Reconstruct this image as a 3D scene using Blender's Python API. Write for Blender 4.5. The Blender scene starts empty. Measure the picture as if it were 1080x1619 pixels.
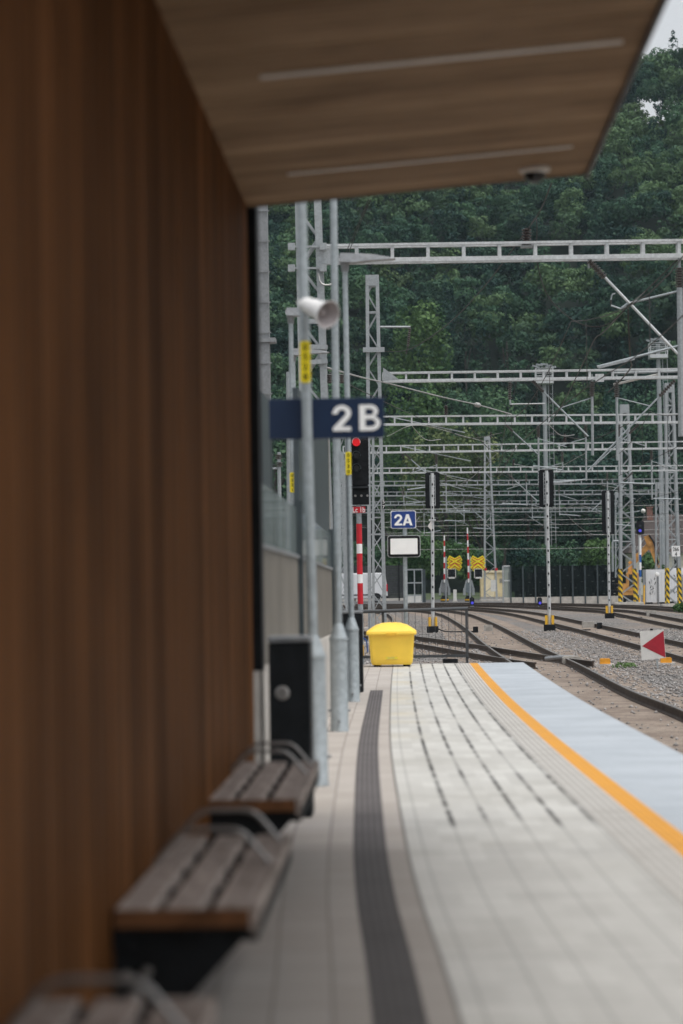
import bpy, math, random
import numpy as np
from mathutils import Vector, Matrix
R = math.radians
random.seed(7)
SC = bpy.context.scene
COL = SC.collection

# ---------------------------------------------------------------- camera, world, sun, exposure
F = 3822.0                     # focal length in photo pixels (85 mm on a 36 mm tall frame of 1619 px)
CAM = Vector((0.0, 0.0, 1.42))
ROLL = R(0.9)
yc = Vector(((650 - 540) / F, -(908 - 809.5) / F, -1)).normalized()
u_ = Vector((-math.sin(ROLL), math.cos(ROLL), 0))
zc = (u_ - yc * u_.dot(yc)).normalized()
xc = yc.cross(zc)
rot = Matrix((xc, yc, zc))
cd = bpy.data.cameras.new('camera'); cam = bpy.data.objects.new('camera', cd); COL.objects.link(cam)
cd.sensor_fit = 'VERTICAL'; cd.sensor_height = 36.0; cd.lens = 85.0
cd.clip_start = 0.1; cd.clip_end = 3000
cd.dof.use_dof = True; cd.dof.focus_distance = 76.0; cd.dof.aperture_fstop = 1.9; cd.dof.aperture_blades = 9
cam.matrix_world = Matrix.Translation(CAM) @ rot.to_4x4()
SC.camera = cam

SUN_EL, SUN_ROT = R(70), R(128)
W = bpy.data.worlds.new('World'); SC.world = W; W.use_nodes = True
wn, wl = W.node_tree.nodes, W.node_tree.links
sky = wn.new('ShaderNodeTexSky'); sky.sky_type = 'NISHITA'; sky.sun_disc = False
sky.sun_elevation = SUN_EL; sky.sun_rotation = SUN_ROT; sky.dust_density = 4.0; sky.air_density = 1.2
hs = wn.new('ShaderNodeHueSaturation'); hs.inputs['Saturation'].default_value = 0.2
wl.new(sky.outputs[0], hs.inputs['Color']); wl.new(hs.outputs[0], wn['Background'].inputs['Color'])
wn['Background'].inputs['Strength'].default_value = 0.18
sd = bpy.data.lights.new('sun', 'SUN'); sd.energy = 1.3; sd.angle = R(22); sd.color = (1.0, 0.97, 0.92)
sun = bpy.data.objects.new('sun', sd); COL.objects.link(sun)
sdir = Vector((math.cos(SUN_EL) * math.sin(SUN_ROT), math.cos(SUN_EL) * math.cos(SUN_ROT), math.sin(SUN_EL)))
sun.rotation_euler = sdir.to_track_quat('Z', 'Y').to_euler(); sun.location = (20, -20, 40)
SC.view_settings.view_transform = 'Standard'; SC.view_settings.look = 'None'
SC.view_settings.exposure = 0.05; SC.view_settings.gamma = 1.0
SC.cycles.use_denoising = True
SC.cycles.max_bounces = 6; SC.cycles.transparent_max_bounces = 12

# ---------------------------------------------------------------- pixel -> place helpers (photo pixels, real distances)
def ray(px, py):
    v = Vector(((px - 540) / F, -(py - 809.5) / F, -1))
    return Vector((v.dot(xc), v.dot(yc), v.dot(zc)))
def at(px, py, d):
    w = ray(px, py); return CAM + w * (d / w.y)
def gp(px, py, z):
    w = ray(px, py); return CAM + w * ((z - CAM.z) / w.z)

# ---------------------------------------------------------------- materials
class NT:
    def __init__(s, name):
        s.m = bpy.data.materials.new(name); s.m.use_nodes = True
        s.n, s.l = s.m.node_tree.nodes, s.m.node_tree.links
        s.b = s.n['Principled BSDF']
    def val(s, sock, v):
        if hasattr(v, 'is_output') or hasattr(v, 'links'): s.l.new(v, sock)
        elif v is not None: sock.default_value = v
    def math(s, op, a, b=None, c=None):
        n = s.n.new('ShaderNodeMath'); n.operation = op
        s.val(n.inputs[0], a); s.val(n.inputs[1], b)
        if c is not None: s.val(n.inputs[2], c)
        return n.outputs[0]
    def mix(s, f, a, b, mode='MIX'):
        n = s.n.new('ShaderNodeMix'); n.data_type = 'RGBA'; n.blend_type = mode
        s.val(n.inputs[0], f)
        for k, v in ((6, a), (7, b)):
            if isinstance(v, tuple) and len(v) == 3: v = (*v, 1)
            s.val(n.inputs[k], v)
        return n.outputs[2]
    def noise(s, scale, vec=None, detail=4, rough=0.6):
        n = s.n.new('ShaderNodeTexNoise'); n.inputs['Scale'].default_value = scale
        n.inputs['Detail'].default_value = detail; n.inputs['Roughness'].default_value = rough
        if vec is not None: s.l.new(vec, n.inputs['Vector'])
        return n.outputs[0]
    def voro(s, scale, vec=None, out='Distance'):
        n = s.n.new('ShaderNodeTexVoronoi'); n.inputs['Scale'].default_value = scale
        if vec is not None: s.l.new(vec, n.inputs['Vector'])
        return n.outputs[out]
    def ramp(s, f, lo, hi):
        n = s.n.new('ShaderNodeMapRange'); n.interpolation_type = 'SMOOTHSTEP'
        s.val(n.inputs[0], f); n.inputs[1].default_value = lo; n.inputs[2].default_value = hi
        return n.outputs[0]
    def obj(s): return s.n.new('ShaderNodeTexCoord').outputs['Object']
    def pos(s): return s.n.new('ShaderNodeNewGeometry').outputs['Position']
    def uv(s): return s.n.new('ShaderNodeTexCoord').outputs['UV']
    def xyz(s, vec):
        n = s.n.new('ShaderNodeSeparateXYZ'); s.l.new(vec, n.inputs[0]); return n.outputs
    def comb(s, x, y, z):
        n = s.n.new('ShaderNodeCombineXYZ')
        for k, v in enumerate((x, y, z)): s.val(n.inputs[k], v)
        return n.outputs[0]
    def white(s, f):
        n = s.n.new('ShaderNodeTexWhiteNoise'); n.noise_dimensions = '1D'; s.val(n.inputs['W'], f); return n.outputs[0]
    def bump(s, h, strength=0.3, dist=0.01):
        n = s.n.new('ShaderNodeBump'); n.inputs['Strength'].default_value = strength; n.inputs['Distance'].default_value = dist
        s.l.new(h, n.inputs['Height']); s.l.new(n.outputs[0], s.b.inputs['Normal'])
    def out(s, col=None, rough=None, metal=None):
        if isinstance(col, tuple): col = (*col[:3], 1)
        s.val(s.b.inputs['Base Color'], col); s.val(s.b.inputs['Roughness'], rough); s.val(s.b.inputs['Metallic'], metal)
        return s.m

def simple(name, col, rough=0.6, metal=0.0, var=0.2, scale=6.0, bump=0.0, vec='pos', spec=None):
    t = NT(name)
    if spec is not None: t.b.inputs['Specular IOR Level'].default_value = spec
    p = t.pos() if vec == 'pos' else t.obj()
    n = t.noise(scale, p, 5)
    lo = tuple(c * (1 - var) for c in col); hi = tuple(min(1, c * (1 + var)) for c in col)
    c = t.mix(t.ramp(n, 0.3, 0.7), lo, hi)
    if bump: t.bump(n, bump, 0.01)
    return t.out(c, rough, metal)

def galv(name, col=(0.42, 0.45, 0.47)):
    t = NT(name); p = t.pos()
    a = t.voro(26, p, 'Color'); b = t.noise(3.0, p, 5)
    g = t.math('ADD', t.math('MULTIPLY', t.xyz(a)[0], 0.35), t.math('MULTIPLY', b, 0.65))
    c = t.mix(t.ramp(g, 0.2, 0.8), tuple(x * 0.84 for x in col), tuple(min(1, x * 1.12) for x in col))
    st = t.noise(1.3, t.comb(t.math('MULTIPLY', t.xyz(p)[0], 5), t.math('MULTIPLY', t.xyz(p)[1], 5), t.xyz(p)[2]), 3)
    c = t.mix(t.math('MULTIPLY', t.ramp(st, 0.55, 0.8), 0.35), c, (0.2, 0.19, 0.18))
    return t.out(c, 0.45, 0.35)

M = {}
M['galv'] = galv('galvanised_steel', (0.36, 0.4, 0.42))
M['galv_light'] = galv('pale_galvanised_steel', (0.58, 0.6, 0.61))
M['galv_far'] = galv('weathered_galvanised_steel', (0.36, 0.385, 0.4))
M['dull_steel'] = galv('dull_grey_steel', (0.26, 0.27, 0.28))
M['alu'] = simple('brushed_steel_bar', (0.3, 0.29, 0.28), 0.4, 0.6, 0.1, 20)
M['black'] = simple('black_powder_coat', (0.01, 0.012, 0.014), 0.6, 0, 0.3, 8, spec=.2)
M['blackmat'] = simple('black_plastic', (0.012, 0.013, 0.015), 0.7, 0, 0.3, 5, spec=.15)
M['slate'] = simple('slate_grey_cladding', (0.055, 0.072, 0.08), 0.35, 0.2, 0.15, 3)
M['rubber'] = simple('tyre_rubber', (0.02, 0.02, 0.02), 0.8)
M['dome'] = simple('smoked_dome', (0.01, 0.01, 0.012), 0.15)
M['navy'] = simple('navy_sign_film', (0.008, 0.022, 0.058), 0.35, 0, 0.06, 3)
M['blue'] = simple('blue_sign_film', (0.008, 0.04, 0.2), 0.35, 0, 0.06, 3)
M['white'] = simple('white_film', (0.86, 0.86, 0.85), 0.4, 0, 0.04, 4)
M['offwhite'] = simple('off_white_plate', (0.66, 0.65, 0.62), 0.5, 0, 0.06, 6)
M['red'] = simple('red_film', (0.55, 0.012, 0.025), 0.4, 0, 0.1, 5)
M['redwine'] = simple('crimson_film', (0.36, 0.012, 0.028), 0.4, 0, 0.1, 5)
M['bluepaint'] = simple('blue_paint', (0.015, 0.1, 0.35), 0.45, 0, 0.1, 5)
M['yellow_tag'] = simple('yellow_tag_plate', (0.85, 0.68, 0.01), 0.4, 0, 0.05, 6)
M['yellow_sign'] = simple('yellow_retroreflective_film', (0.8, 0.72, 0.02), 0.4, 0, 0.05, 3)
M['yellow_bin'] = simple('yellow_moulded_plastic', (0.9, 0.6, 0.065), 0.42, 0, 0.06, 2.5, 0.05)
M['orange'] = simple('orange_plastic', (0.75, 0.32, 0.02), 0.5, 0, 0.1, 8)
M['amber'] = simple('amber_plastic', (0.8, 0.45, 0.03), 0.5, 0, 0.1, 8)
M['brown_ins'] = simple('brown_porcelain', (0.03, 0.019, 0.016), 0.25, 0, 0.2, 10)
M['grey_ins'] = simple('grey_brown_porcelain', (0.085, 0.075, 0.068), 0.3, 0, 0.2, 10)
M['wire'] = simple('oxidised_copper_wire', (0.06, 0.057, 0.053), 0.6, 0.3, 0.2, 4)
M['wirepale'] = simple('pale_steel_wire', (0.38, 0.38, 0.37), 0.5, 0.4, 0.2, 4)
M['concrete'] = simple('pale_concrete', (0.5, 0.47, 0.43), 0.85, 0, 0.16, 4, 0.15)
M['concrete_dark'] = simple('weathered_concrete', (0.36, 0.34, 0.31), 0.9, 0, 0.22, 5, 0.3)
M['horn'] = simple('white_horn_plastic', (0.75, 0.74, 0.73), 0.35, 0, 0.05, 9)
M['hornin'] = simple('horn_throat_grey', (0.42, 0.38, 0.38), 0.5, 0, 0.1, 9)
M['vanwhite'] = simple('white_car_paint', (0.74, 0.75, 0.77), 0.25, 0, 0.04, 1)
M['vanglass'] = simple('tinted_glass', (0.03, 0.035, 0.04), 0.08)
M['cream'] = simple('cream_render', (0.66, 0.55, 0.32), 0.85, 0, 0.1, 1.4)
M['cream_trim'] = simple('cream_trim', (0.75, 0.66, 0.45), 0.8, 0, 0.1, 2)
M['digger'] = simple('worn_orange_machine_paint', (0.55, 0.27, 0.07), 0.5, 0, 0.3, 2)
M['greybox'] = simple('blue_grey_enamel', (0.16, 0.2, 0.22), 0.5, 0, 0.15, 3)
M['fascia'] = simple('dark_fascia_metal', (0.035, 0.03, 0.028), 0.5, 0.2, 0.15, 4)
M['led'] = simple('frosted_diffuser', (0.66, 0.62, 0.57), 0.5, 0, 0.06, 6)
M['wallcream'] = simple('pale_house_render', (0.6, 0.57, 0.5), 0.9, 0, 0.1, 1)
M['slatdark'] = simple('dark_fence_boards', (0.03, 0.032, 0.034), 0.7, 0, 0.3, 3)
M['rail_side'] = simple('rusty_rail_steel', (0.062, 0.045, 0.034), 0.75, 0.2, 0.35, 5, 0.1)
M['rail_head'] = simple('worn_rail_head', (0.34, 0.32, 0.3), 0.3, 0.8, 0.2, 5)
M['bark'] = simple('tree_bark', (0.05, 0.045, 0.038), 0.9, 0, 0.3, 4, 0.4)

def emit(name, col, strength, base=(0.1, 0, 0)):
    t = NT(name); t.b.inputs['Emission Color'].default_value = (*col, 1); t.b.inputs['Emission Strength'].default_value = strength
    return t.out(base, 0.3)
M['red_lamp'] = emit('lit_red_lamp', (1, 0.015, 0.025), 0.55)
M['blue_lamp'] = emit('lit_blue_lamp', (0.02, 0.1, 1), 0.7)

def wood(name, c1, c2, axis, pitch, groove=0.05, grain=(30, 30, 1.2), bright=1.0, rough=0.6, tw=.45, bigw=.4):
    """boards of PITCH metres along AXIS (0 x, 1 y, 2 z of the world), each its own tone; grain stretched along the board"""
    t = NT(name); p = t.pos(); q = t.xyz(p)
    idx = t.math('FLOOR', t.math('DIVIDE', q[axis], pitch))
    tone = t.white(idx)
    gv = t.comb(*[t.math('MULTIPLY', q[k], grain[k]) for k in range(3)])
    g = t.noise(1.0, gv, 6, 0.65)
    big = t.noise(0.9, p, 3)
    f = t.math('ADD', t.math('ADD', t.math('MULTIPLY', tone, tw), t.math('MULTIPLY', g, 0.75)), t.math('MULTIPLY', big, bigw))
    c = t.mix(t.ramp(f, 0.38 + tw * .1, 0.85 + tw * .7), tuple(x * bright for x in c1), tuple(x * bright for x in c2))
    t.bump(g, 0.25, 0.004); t.b.inputs['Specular IOR Level'].default_value = 0.02
    return t.out(c, rough)
M['wood_wall'] = wood('brown_vertical_boards', (0.045, 0.018, 0.0055), (0.265, 0.113, 0.042), 1, 0.07, grain=(44, 44, 0.5), tw=.2, bigw=.22)
M['wood_soffit'] = wood('brown_soffit_boards', (0.16, 0.1, 0.056), (0.42, 0.288, 0.178), 1, 0.19, grain=(0.5, 26, 26), tw=.16)
M['wood_bench'] = wood('weathered_bench_boards', (0.14, 0.115, 0.1), (0.5, 0.43, 0.39), 0, 0.144, grain=(24, 5, 24), tw=.25)
M['wood_end'] = simple('bench_end_grain', (0.16, 0.075, 0.035), 0.7, 0, 0.3, 14, spec=.1)

def m_tiles():
    t = NT('white_platform_tiles'); u, v, _ = t.xyz(t.uv()); p = t.pos()
    k = t.math('DIVIDE', t.math('SUBTRACT', u, 0.09), 0.2); fr = t.math('FRACT', k); cid = t.math('FLOOR', t.math('ADD', k, 0.5))
    dl = t.math('MULTIPLY', t.math('MINIMUM', fr, t.math('SUBTRACT', 1.0, fr)), 0.2)
    line = t.math('SUBTRACT', 1.0, t.ramp(dl, 0.003, 0.011))
    gapw = t.math('SUBTRACT', 1.0, t.ramp(dl, 0.008, 0.023))
    vv = t.math('ADD', v, t.math('MULTIPLY', cid, 7.31))
    dash = t.math('MULTIPLY', t.ramp(t.noise(2.6, t.comb(t.math('MULTIPLY', cid, 3.7), vv, 0.0), 5, 0.75), 0.38, 0.54), t.ramp(t.noise(0.35, t.comb(t.math('MULTIPLY', cid, 5.1), vv, 3.0), 2), 0.3, 0.55))
    dash = t.math('MULTIPLY', dash, t.ramp(u, 0.12, 0.28))
    far = t.ramp(v, 13.3, 13.9)
    gap = t.math('MULTIPLY', t.math('MULTIPLY', gapw, dash), far)
    r1 = t.math('FRACT', t.math('DIVIDE', v, 0.4)); r1 = t.math('MULTIPLY', t.math('MINIMUM', r1, t.math('SUBTRACT', 1.0, r1)), 0.4)
    row = t.math('SUBTRACT', 1.0, t.ramp(r1, 0.003, 0.012))
    r2 = t.math('FRACT', t.math('DIVIDE', t.math('ADD', v, 0.95), 1.66)); r2 = t.math('MULTIPLY', t.math('MINIMUM', r2, t.math('SUBTRACT', 1.0, r2)), 1.66)
    row2 = t.math('SUBTRACT', 1.0, t.ramp(r2, 0.006, 0.05))
    tile = t.white(t.math('ADD', t.math('MULTIPLY', cid, 17.3), t.math('FLOOR', t.math('DIVIDE', v, 0.4))))
    n = t.noise(1.6, p, 5); n2 = t.noise(11, p, 5)
    f = t.math('ADD', t.math('ADD', t.math('MULTIPLY', tile, 0.25), t.math('MULTIPLY', n, 0.5)), t.math('MULTIPLY', n2, 0.3))
    c = t.mix(t.ramp(f, 0.25, 0.85), (0.42, 0.413, 0.39), (0.555, 0.55, 0.522))
    yel = t.math('MULTIPLY', t.math('MULTIPLY', t.math('SUBTRACT', 1.0, t.ramp(u, 0.15, 0.5)), t.ramp(v, 17, 30)), t.ramp(t.noise(0.7, p, 3), 0.45, 0.65))
    c = t.mix(t.math('MULTIPLY', yel, 0.55), c, (0.52, 0.45, 0.31))
    c = t.mix(t.math('MULTIPLY', row, 0.16), c, (0.2, 0.19, 0.18))
    c = t.mix(t.math('MULTIPLY', row2, 0.3), c, (0.24, 0.23, 0.22))
    c = t.mix(t.math('MULTIPLY', line, 0.42), c, (0.2, 0.195, 0.19))
    c = t.mix(t.math('MULTIPLY', gap, 0.93), c, (0.03, 0.03, 0.03))
    edge = t.math('SUBTRACT', 1.0, t.ramp(u, 0.006, 0.018)); c = t.mix(t.math('MULTIPLY', edge, 0.85), c, (0.07, 0.065, 0.06))
    sp = t.ramp(t.voro(3.1, t.comb(u, v, 0.0)), 0.03, 0.1); c = t.mix(t.math('MULTIPLY', t.math('SUBTRACT', 1.0, sp), 0.35), c, (0.2, 0.19, 0.175))
    c = t.mix(t.math('MULTIPLY', t.math('SUBTRACT', 1.0, t.ramp(v, 12.4, 13.2)), 0.18), c, (0.25, 0.245, 0.235))  # tiles under the canopy toned down: painted shade together with dry dirt
    bl = t.ramp(t.noise(0.5, p, 6, 0.7), 0.48, 0.68); c = t.mix(t.math('MULTIPLY', bl, 0.28), c, (0.3, 0.285, 0.25))
    t.bump(n2, 0.1, 0.003)
    t.b.inputs['Specular IOR Level'].default_value = 0.2
    return t.out(c, 0.8)
def m_ribs(name, c1, c2, period, w=0.5, stain=(0.2, 0.18, 0.16), st=0.25, rough=0.75, dry_shade=0.0):
    t = NT(name); u, v, _ = t.xyz(t.uv()); p = t.pos()
    fr = t.math('FRACT', t.math('DIVIDE', u, period)); d = t.math('ABSOLUTE', t.math('SUBTRACT', fr, 0.5))
    rib = t.ramp(d, w * 0.5 - 0.12, w * 0.5 + 0.12)
    c = t.mix(rib, c1, c2)
    n = t.noise(2.2, p, 5)
    c = t.mix(t.math('MULTIPLY', t.ramp(n, 0.45, 0.72), st), c, stain)
    r1 = t.math('FRACT', t.math('DIVIDE', v, 0.4)); r1 = t.math('MINIMUM', r1, t.math('SUBTRACT', 1.0, r1))
    c = t.mix(t.math('MULTIPLY', t.math('SUBTRACT', 1.0, t.ramp(r1, 0.01, 0.035)), 0.3), c, stain)
    t.b.inputs['Specular IOR Level'].default_value = 0.2
    if dry_shade: c = t.mix(t.math('MULTIPLY', t.math('SUBTRACT', 1.0, t.ramp(v, 12.2, 13.0)), dry_shade), c, (0.03, 0.029, 0.028))  # canopy shade and dry dirt both put into the near strip's colour
    t.bump(rib, 0.5, 0.004)
    return t.out(c, rough)
def m_paving():
    t = NT('beige_grey_pavers'); u, v, _ = t.xyz(t.uv()); p = t.pos()
    b = t.n.new('ShaderNodeTexBrick'); t.l.new(t.comb(v, u, 0.0), b.inputs['Vector'])
    b.inputs['Color1'].default_value = (0.37, 0.335, 0.305, 1); b.inputs['Color2'].default_value = (0.43, 0.395, 0.365, 1); b.inputs['Mortar'].default_value = (0.2, 0.18, 0.165, 1)
    b.inputs['Scale'].default_value = 1.0; b.inputs['Mortar Size'].default_value = 0.006; b.inputs['Brick Width'].default_value = 0.4; b.inputs['Row Height'].default_value = 0.2; b.offset = 0.0
    n = t.noise(1.4, p, 5); n2 = t.noise(16, p, 4)
    c = t.mix(t.math('MULTIPLY', t.ramp(n, 0.35, 0.75), 0.3), b.outputs[0], (0.26, 0.23, 0.2))
    c = t.mix(t.math('MULTIPLY', n2, 0.15), c, (0.6, 0.57, 0.52))
    c = t.mix(t.math('MULTIPLY', t.math('SUBTRACT', 1.0, t.ramp(v, 12.2, 13.1)), 0.45), c, (0.13, 0.122, 0.112))  # near pavers darkened: part canopy shade in the colour, part dry dirt
    t.b.inputs['Specular IOR Level'].default_value = 0.2
    return t.out(c, 0.85)
def m_slab():
    t = NT('blue_grey_edge_slab'); u, v, _ = t.xyz(t.uv()); p = t.pos()
    n = t.noise(1.1, p, 5); n2 = t.noise(40, p, 3); n3 = t.noise(1.0, t.comb(t.math('MULTIPLY', u, 0.6), t.math('MULTIPLY', v, 2.5), 0.0), 4)
    c = t.mix(t.ramp(n, 0.3, 0.7), (0.345, 0.38, 0.415), (0.43, 0.468, 0.505))
    c = t.mix(t.math('MULTIPLY', n2, 0.25), c, (0.34, 0.37, 0.4))
    c = t.mix(t.math('MULTIPLY', t.ramp(n3, 0.5, 0.75), 0.3), c, (0.36, 0.39, 0.42))
    sc = t.ramp(t.noise(3.5, t.comb(t.math('MULTIPLY', u, 3.0), t.math('MULTIPLY', v, 0.5), 0.0), 5, 0.7), 0.56, 0.7); c = t.mix(t.math('MULTIPLY', sc, 0.35), c, (0.27, 0.28, 0.29))
    r1 = t.math('FRACT', t.math('DIVIDE', v, 1.0)); r1 = t.math('MINIMUM', r1, t.math('SUBTRACT', 1.0, r1))
    c = t.mix(t.math('MULTIPLY', t.math('SUBTRACT', 1.0, t.ramp(r1, 0.004, 0.012)), 0.45), c, (0.2, 0.21, 0.22))
    t.bump(n2, 0.25, 0.004)
    return t.out(c, 0.7)
def m_ballast():
    t = NT('granite_ballast'); p = t.pos(); q = t.xyz(p)
    vc = t.xyz(t.voro(17, p, 'Color')); vd = t.voro(17, p)
    f = t.math('ADD', t.math('MULTIPLY', vc[0], 0.7), t.math('MULTIPLY', t.noise(60, p, 2), 0.4))
    c = t.mix(t.ramp(f, 0.15, 0.95), (0.09, 0.085, 0.08), (0.39, 0.37, 0.352))
    c = t.mix(t.ramp(vd, 0.42, 0.75), c, (0.045, 0.042, 0.04))
    br = t.ramp(t.noise(0.35, p, 4), 0.42, 0.62)
    c = t.mix(t.math('MULTIPLY', br, 0.45), c, (0.27, 0.21, 0.165))
    t.bump(vd, 1.0, 0.05)
    return t.out(c, 0.9)
def m_trackbed():
    t = NT('dusty_sleeper_bed'); p = t.pos()
    vc = t.xyz(t.voro(20, p, 'Color')); n = t.noise(1.5, p, 5)
    c = t.mix(t.ramp(n, 0.35, 0.65), (0.18, 0.137, 0.108), (0.29, 0.236, 0.19))
    c = t.mix(t.math('MULTIPLY', t.ramp(vc[0], 0.55, 0.9), 0.5), c, (0.12, 0.1, 0.085))
    t.bump(t.voro(20, p), 0.7, 0.03)
    return t.out(c, 0.92)
def m_stripes(name, c1, c2, period, slant, duty=0.5):
    t = NT(name); q = t.xyz(t.obj())
    s = t.math('ADD', q[2], t.math('MULTIPLY', t.math('ADD', q[0], t.math('MULTIPLY', q[1], 0.6)), slant))
    fr = t.math('FRACT', t.math('DIVIDE', s, period))
    return t.out(t.mix(t.math('GREATER_THAN', fr, duty), c1, c2), 0.5)
def m_panel():
    t = NT('taupe_corrugated_panel'); q = t.xyz(t.pos())
    fr = t.math('ABSOLUTE', t.math('SUBTRACT', t.math('FRACT', t.math('DIVIDE', q[1], 0.3)), 0.5))
    n = t.noise(1.5, t.pos(), 4)
    c = t.mix(t.ramp(n, 0.3, 0.7), (0.15, 0.135, 0.112), (0.2, 0.18, 0.152))
    c = t.mix(t.math('MULTIPLY', t.ramp(fr, 0.46, 0.49), 0.5), c, (0.07, 0.062, 0.055))
    return t.out(c, 0.55, 0.1)
def m_glass(name, tint, dens, rough=0.05, thru=(0.85, 0.92, 0.9), ior=1.6):
    t = NT(name); tr = t.n.new('ShaderNodeBsdfTransparent'); tr.inputs[0].default_value = (*thru, 1)
    mx = t.n.new('ShaderNodeMixShader'); mx.inputs[0].default_value = dens
    t.out(tint, rough); t.b.inputs['IOR'].default_value = ior
    t.l.new(tr.outputs[0], mx.inputs[1]); t.l.new(t.b.outputs[0], mx.inputs[2])
    t.l.new(mx.outputs[0], t.n['Material Output'].inputs['Surface'])
    return t.m
def m_leaf(name, dark, light, hi):
    t = NT(name)
    a = t.n.new('ShaderNodeAttribute'); a.attribute_name = 'tint'
    f = t.xyz(a.outputs['Color'])
    c = t.mix(f[0], dark, light); c = t.mix(t.math('MULTIPLY', f[1], 0.75), c, hi)
    t.b.inputs['Specular IOR Level'].default_value = 0.1
    t.out(c, 0.6)
    tl = t.n.new('ShaderNodeBsdfTranslucent'); t.l.new(c, tl.inputs[0])
    mx = t.n.new('ShaderNodeMixShader'); mx.inputs[0].default_value = 0.2
    t.l.new(t.b.outputs[0], mx.inputs[1]); t.l.new(tl.outputs[0], mx.inputs[2])
    t.l.new(mx.outputs[0], t.n['Material Output'].inputs['Surface'])
    return t.m
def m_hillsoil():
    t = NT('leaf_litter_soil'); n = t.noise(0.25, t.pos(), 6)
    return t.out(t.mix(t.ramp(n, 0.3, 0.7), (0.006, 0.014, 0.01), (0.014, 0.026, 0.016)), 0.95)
def m_rooftile():
    t = NT('brown_roof_tiles'); q = t.xyz(t.pos())
    fr = t.math('FRACT', t.math('DIVIDE', q[2], 0.16)); n = t.noise(3, t.pos(), 4)
    c = t.mix(t.ramp(n, 0.3, 0.7), (0.036, 0.028, 0.026), (0.062, 0.047, 0.043))
    return t.out(t.mix(t.math('MULTIPLY', t.ramp(fr, 0.8, 0.95), 0.5), c, (0.05, 0.035, 0.03)), 0.85)
def m_brick():
    t = NT('red_brick'); b = t.n.new('ShaderNodeTexBrick'); q = t.xyz(t.pos()); t.l.new(t.comb(q[0], q[2], 0.0), b.inputs['Vector'])
    b.inputs['Color1'].default_value = (0.22, 0.07, 0.045, 1); b.inputs['Color2'].default_value = (0.16, 0.055, 0.04, 1); b.inputs['Mortar'].default_value = (0.3, 0.27, 0.24, 1)
    b.inputs['Scale'].default_value = 3.0
    return t.out(b.outputs[0], 0.85)
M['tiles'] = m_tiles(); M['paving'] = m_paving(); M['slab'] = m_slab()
M['ribs'] = m_ribs('grey_ribbed_tactile_tiles', (0.49, 0.475, 0.45), (0.33, 0.315, 0.29), 0.049, 0.5, (0.25, 0.23, 0.2), 0.3)
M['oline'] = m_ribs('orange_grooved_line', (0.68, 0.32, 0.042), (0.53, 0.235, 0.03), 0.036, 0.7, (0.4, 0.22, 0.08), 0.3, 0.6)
M['drain'] = m_ribs('dark_ribbed_guide_strip', (0.075, 0.068, 0.068), (0.15, 0.138, 0.138), 0.035, 0.5, (0.05, 0.045, 0.045), 0.4, dry_shade=.5)
M['ballast'] = m_ballast(); M['trackbed'] = m_trackbed(); M['panel'] = m_panel()
M['rail_dark'] = simple('dark_grey_paint', (0.05, 0.055, 0.06), 0.5, 0.1, 0.15, 6)
M['hazard'] = m_stripes('black_yellow_hazard_film', (0.03, 0.03, 0.03), (0.75, 0.5, 0.015), 0.42, 1.3)
M['glass'] = m_glass('balustrade_glass', (0.36, 0.4, 0.4), 0.62, 0.08)
M['noise_glass'] = m_glass('green_tinted_panel_glass', (0.05, 0.07, 0.07), 0.1, 0.3, (0.6, 0.66, 0.66), 1.3)
M['leaf'] = m_leaf('broadleaf_foliage', (0.017, 0.047, 0.04), (0.062, 0.135, 0.074), (0.17, 0.235, 0.085))
M['leaf_pale'] = m_leaf('pale_willow_foliage', (0.07, 0.11, 0.05), (0.165, 0.215, 0.09), (0.26, 0.29, 0.12))
M['needle'] = m_leaf('conifer_needles', (0.012, 0.033, 0.026), (0.03, 0.066, 0.045), (0.06, 0.1, 0.06))
M['leaf_fresh'] = m_leaf('fresh_green_foliage', (0.042, 0.095, 0.036), (0.105, 0.195, 0.07), (0.2, 0.29, 0.1))
M['soil'] = m_hillsoil(); M['rooftile'] = m_rooftile(); M['brick'] = m_brick()
M['asphalt'] = simple('grey_asphalt', (0.09, 0.09, 0.09), 0.9, 0, 0.2, 3)
M['verge'] = simple('grassy_verge_soil', (0.06, 0.085, 0.035), 0.95, 0, 0.4, 2)
M['stone'] = simple('granite_stones', (0.28, 0.265, 0.255), 0.9, 0, 0.6, 9)
M['sleeper'] = simple('dusty_concrete_sleeper', (0.28, 0.232, 0.188), 0.9, 0, 0.2, 5, 0.2)

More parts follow.
